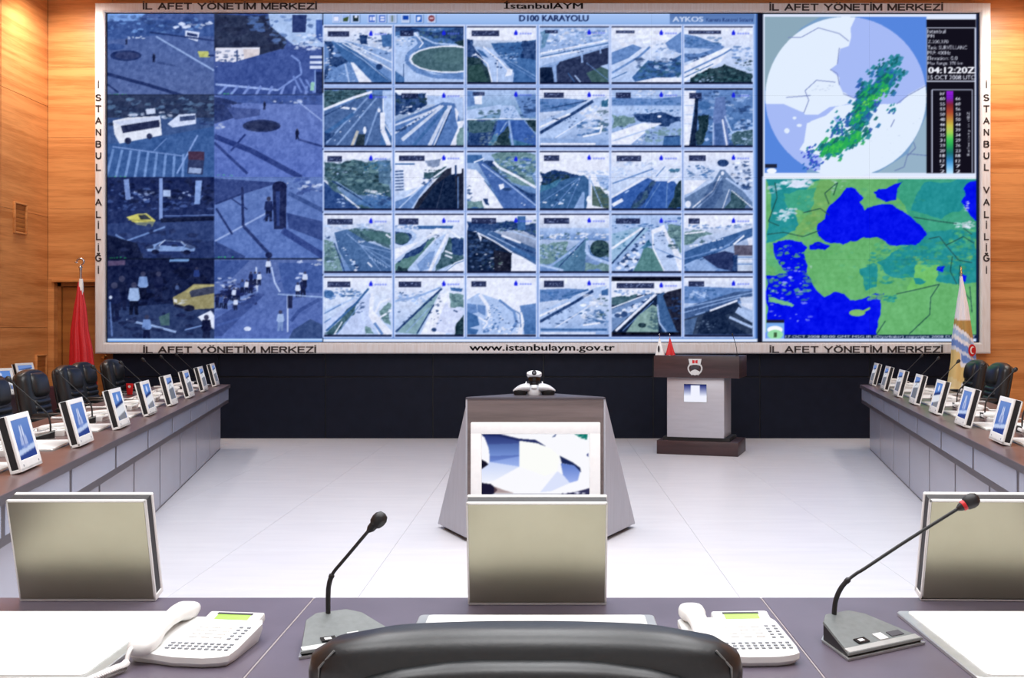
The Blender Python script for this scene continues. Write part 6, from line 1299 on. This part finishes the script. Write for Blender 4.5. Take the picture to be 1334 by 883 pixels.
MB().tube([M1 @ Vector(v) for v in arc], rr_, 10).build('crescent', m_chrome, f1, 50)
MB().lathe([(0.004, -0.022), (0.012, 0.0), (0.004, 0.022)], 5, M1 @ Matrix.Translation((-0.052, 0, 0.098)) @ Matrix.Rotation(PI/2, 4, 'Y')).build('star', m_chrome, f1, 0)
MB().loft([se(0.005, 0, z, q, q, 2, 16) for z, q in ((fz(363), 0.022), (fz(372), 0.03), (fz(392), 0.03), (fz(396), 0.02))]).build('sleeve', m_paper, f1, 60)
cloth(f1, [(fz(367), -0.01, 0.02, 0.02), (fz(385), -0.005, 0.045, 0.045), (fz(400), -0.005, 0.07, 0.06), (fz(430), -0.01, 0.10, 0.08), (fz(455), 0.01, 0.125, 0.10), (fz(480), 0.02, 0.14, 0.11), (0.75, 0.03, 0.16, 0.12), (0.45, 0.03, 0.13, 0.1)], m_flagred, 7, 3)
X2 = (1252-VX)*Yf/F
def fcol(s_, z, y):
    y_ = VY-(z-H)*F/Yf; d = y_-(1-s_)*-0.0; k = y_+s_*-9    # bands rise to the right
    W2, GO, BL, YE = (240, 240, 246), (186, 150, 84), (112, 146, 214), (228, 200, 132)
    if y_ < 418-0*s_ and k < 424: return W2
    if k < 432: return GO
    if k < 437: return W2
    if k < 444: return (168, 196, 234)
    if k < 450: return W2
    if k < 459: return BL
    if k < 464: return (222, 230, 246)
    if k < 474 and s_ > -0.4: return BL
    if k < 480: return W2 if s_ > -0.5 else YE
    if k < 500: return YE if s_ < 0.45 else (206, 214, 240)
    return W2 if s_ > -0.2 else (232, 214, 160)
f2 = flag_base('standing_flag', X2, Yf, fz(356), 'tall white, gold and blue flag with red roundel furled before the video wall at right')
MB().lathe([(0.014, 0), (0.018, 0.01), (0.010, 0.02), (0.012, 0.06), (0.003, 0.085)], 14, Matrix.Translation((0, 0, fz(356)))).build('finial', m_brass, f2, 50)
cloth(f2, [(fz(360), 0.0, 0.016, 0.016), (fz(372), 0.01, 0.026, 0.03), (fz(400), 0.015, 0.068, 0.05), (fz(440), 0.015, 0.115, 0.08), (fz(470), 0.03, 0.14, 0.1), (fz(505), -0.01, 0.15, 0.11), (0.7, -0.03, 0.17, 0.12), (0.4, -0.03, 0.13, 0.1)], m_flat, 5, 8, fcol)
# red roundel with white crescent on the cloth
rx_, rz_ = (1262-1252)*Yf/F, fz(456)
def disc_mb(mb, cx_, cz_, r_, yy, t=0.003, n=24): return mb.loft([[(cx_+r_*0.72*math.cos(2*PI*k/n), yy+0.35*(cx_+r_*0.72*math.cos(2*PI*k/n)-rx_), cz_+r_*math.sin(2*PI*k/n)) for k in range(n)], [(cx_+r_*0.72*math.cos(2*PI*k/n), yy+t+0.35*(cx_+r_*0.72*math.cos(2*PI*k/n)-rx_), cz_+r_*math.sin(2*PI*k/n)) for k in range(n)]])
rd = disc_mb(MB(), rx_, rz_, 0.075, -0.105).build('roundel', m_flagred, f2, 0)
disc_mb(MB(), rx_+0.004, rz_, 0.047, -0.108).build('roundel_crescent', m_paper, rd, 0)
disc_mb(MB(), rx_+0.014, rz_, 0.036, -0.111).build('roundel_field', m_flagred, rd, 0)
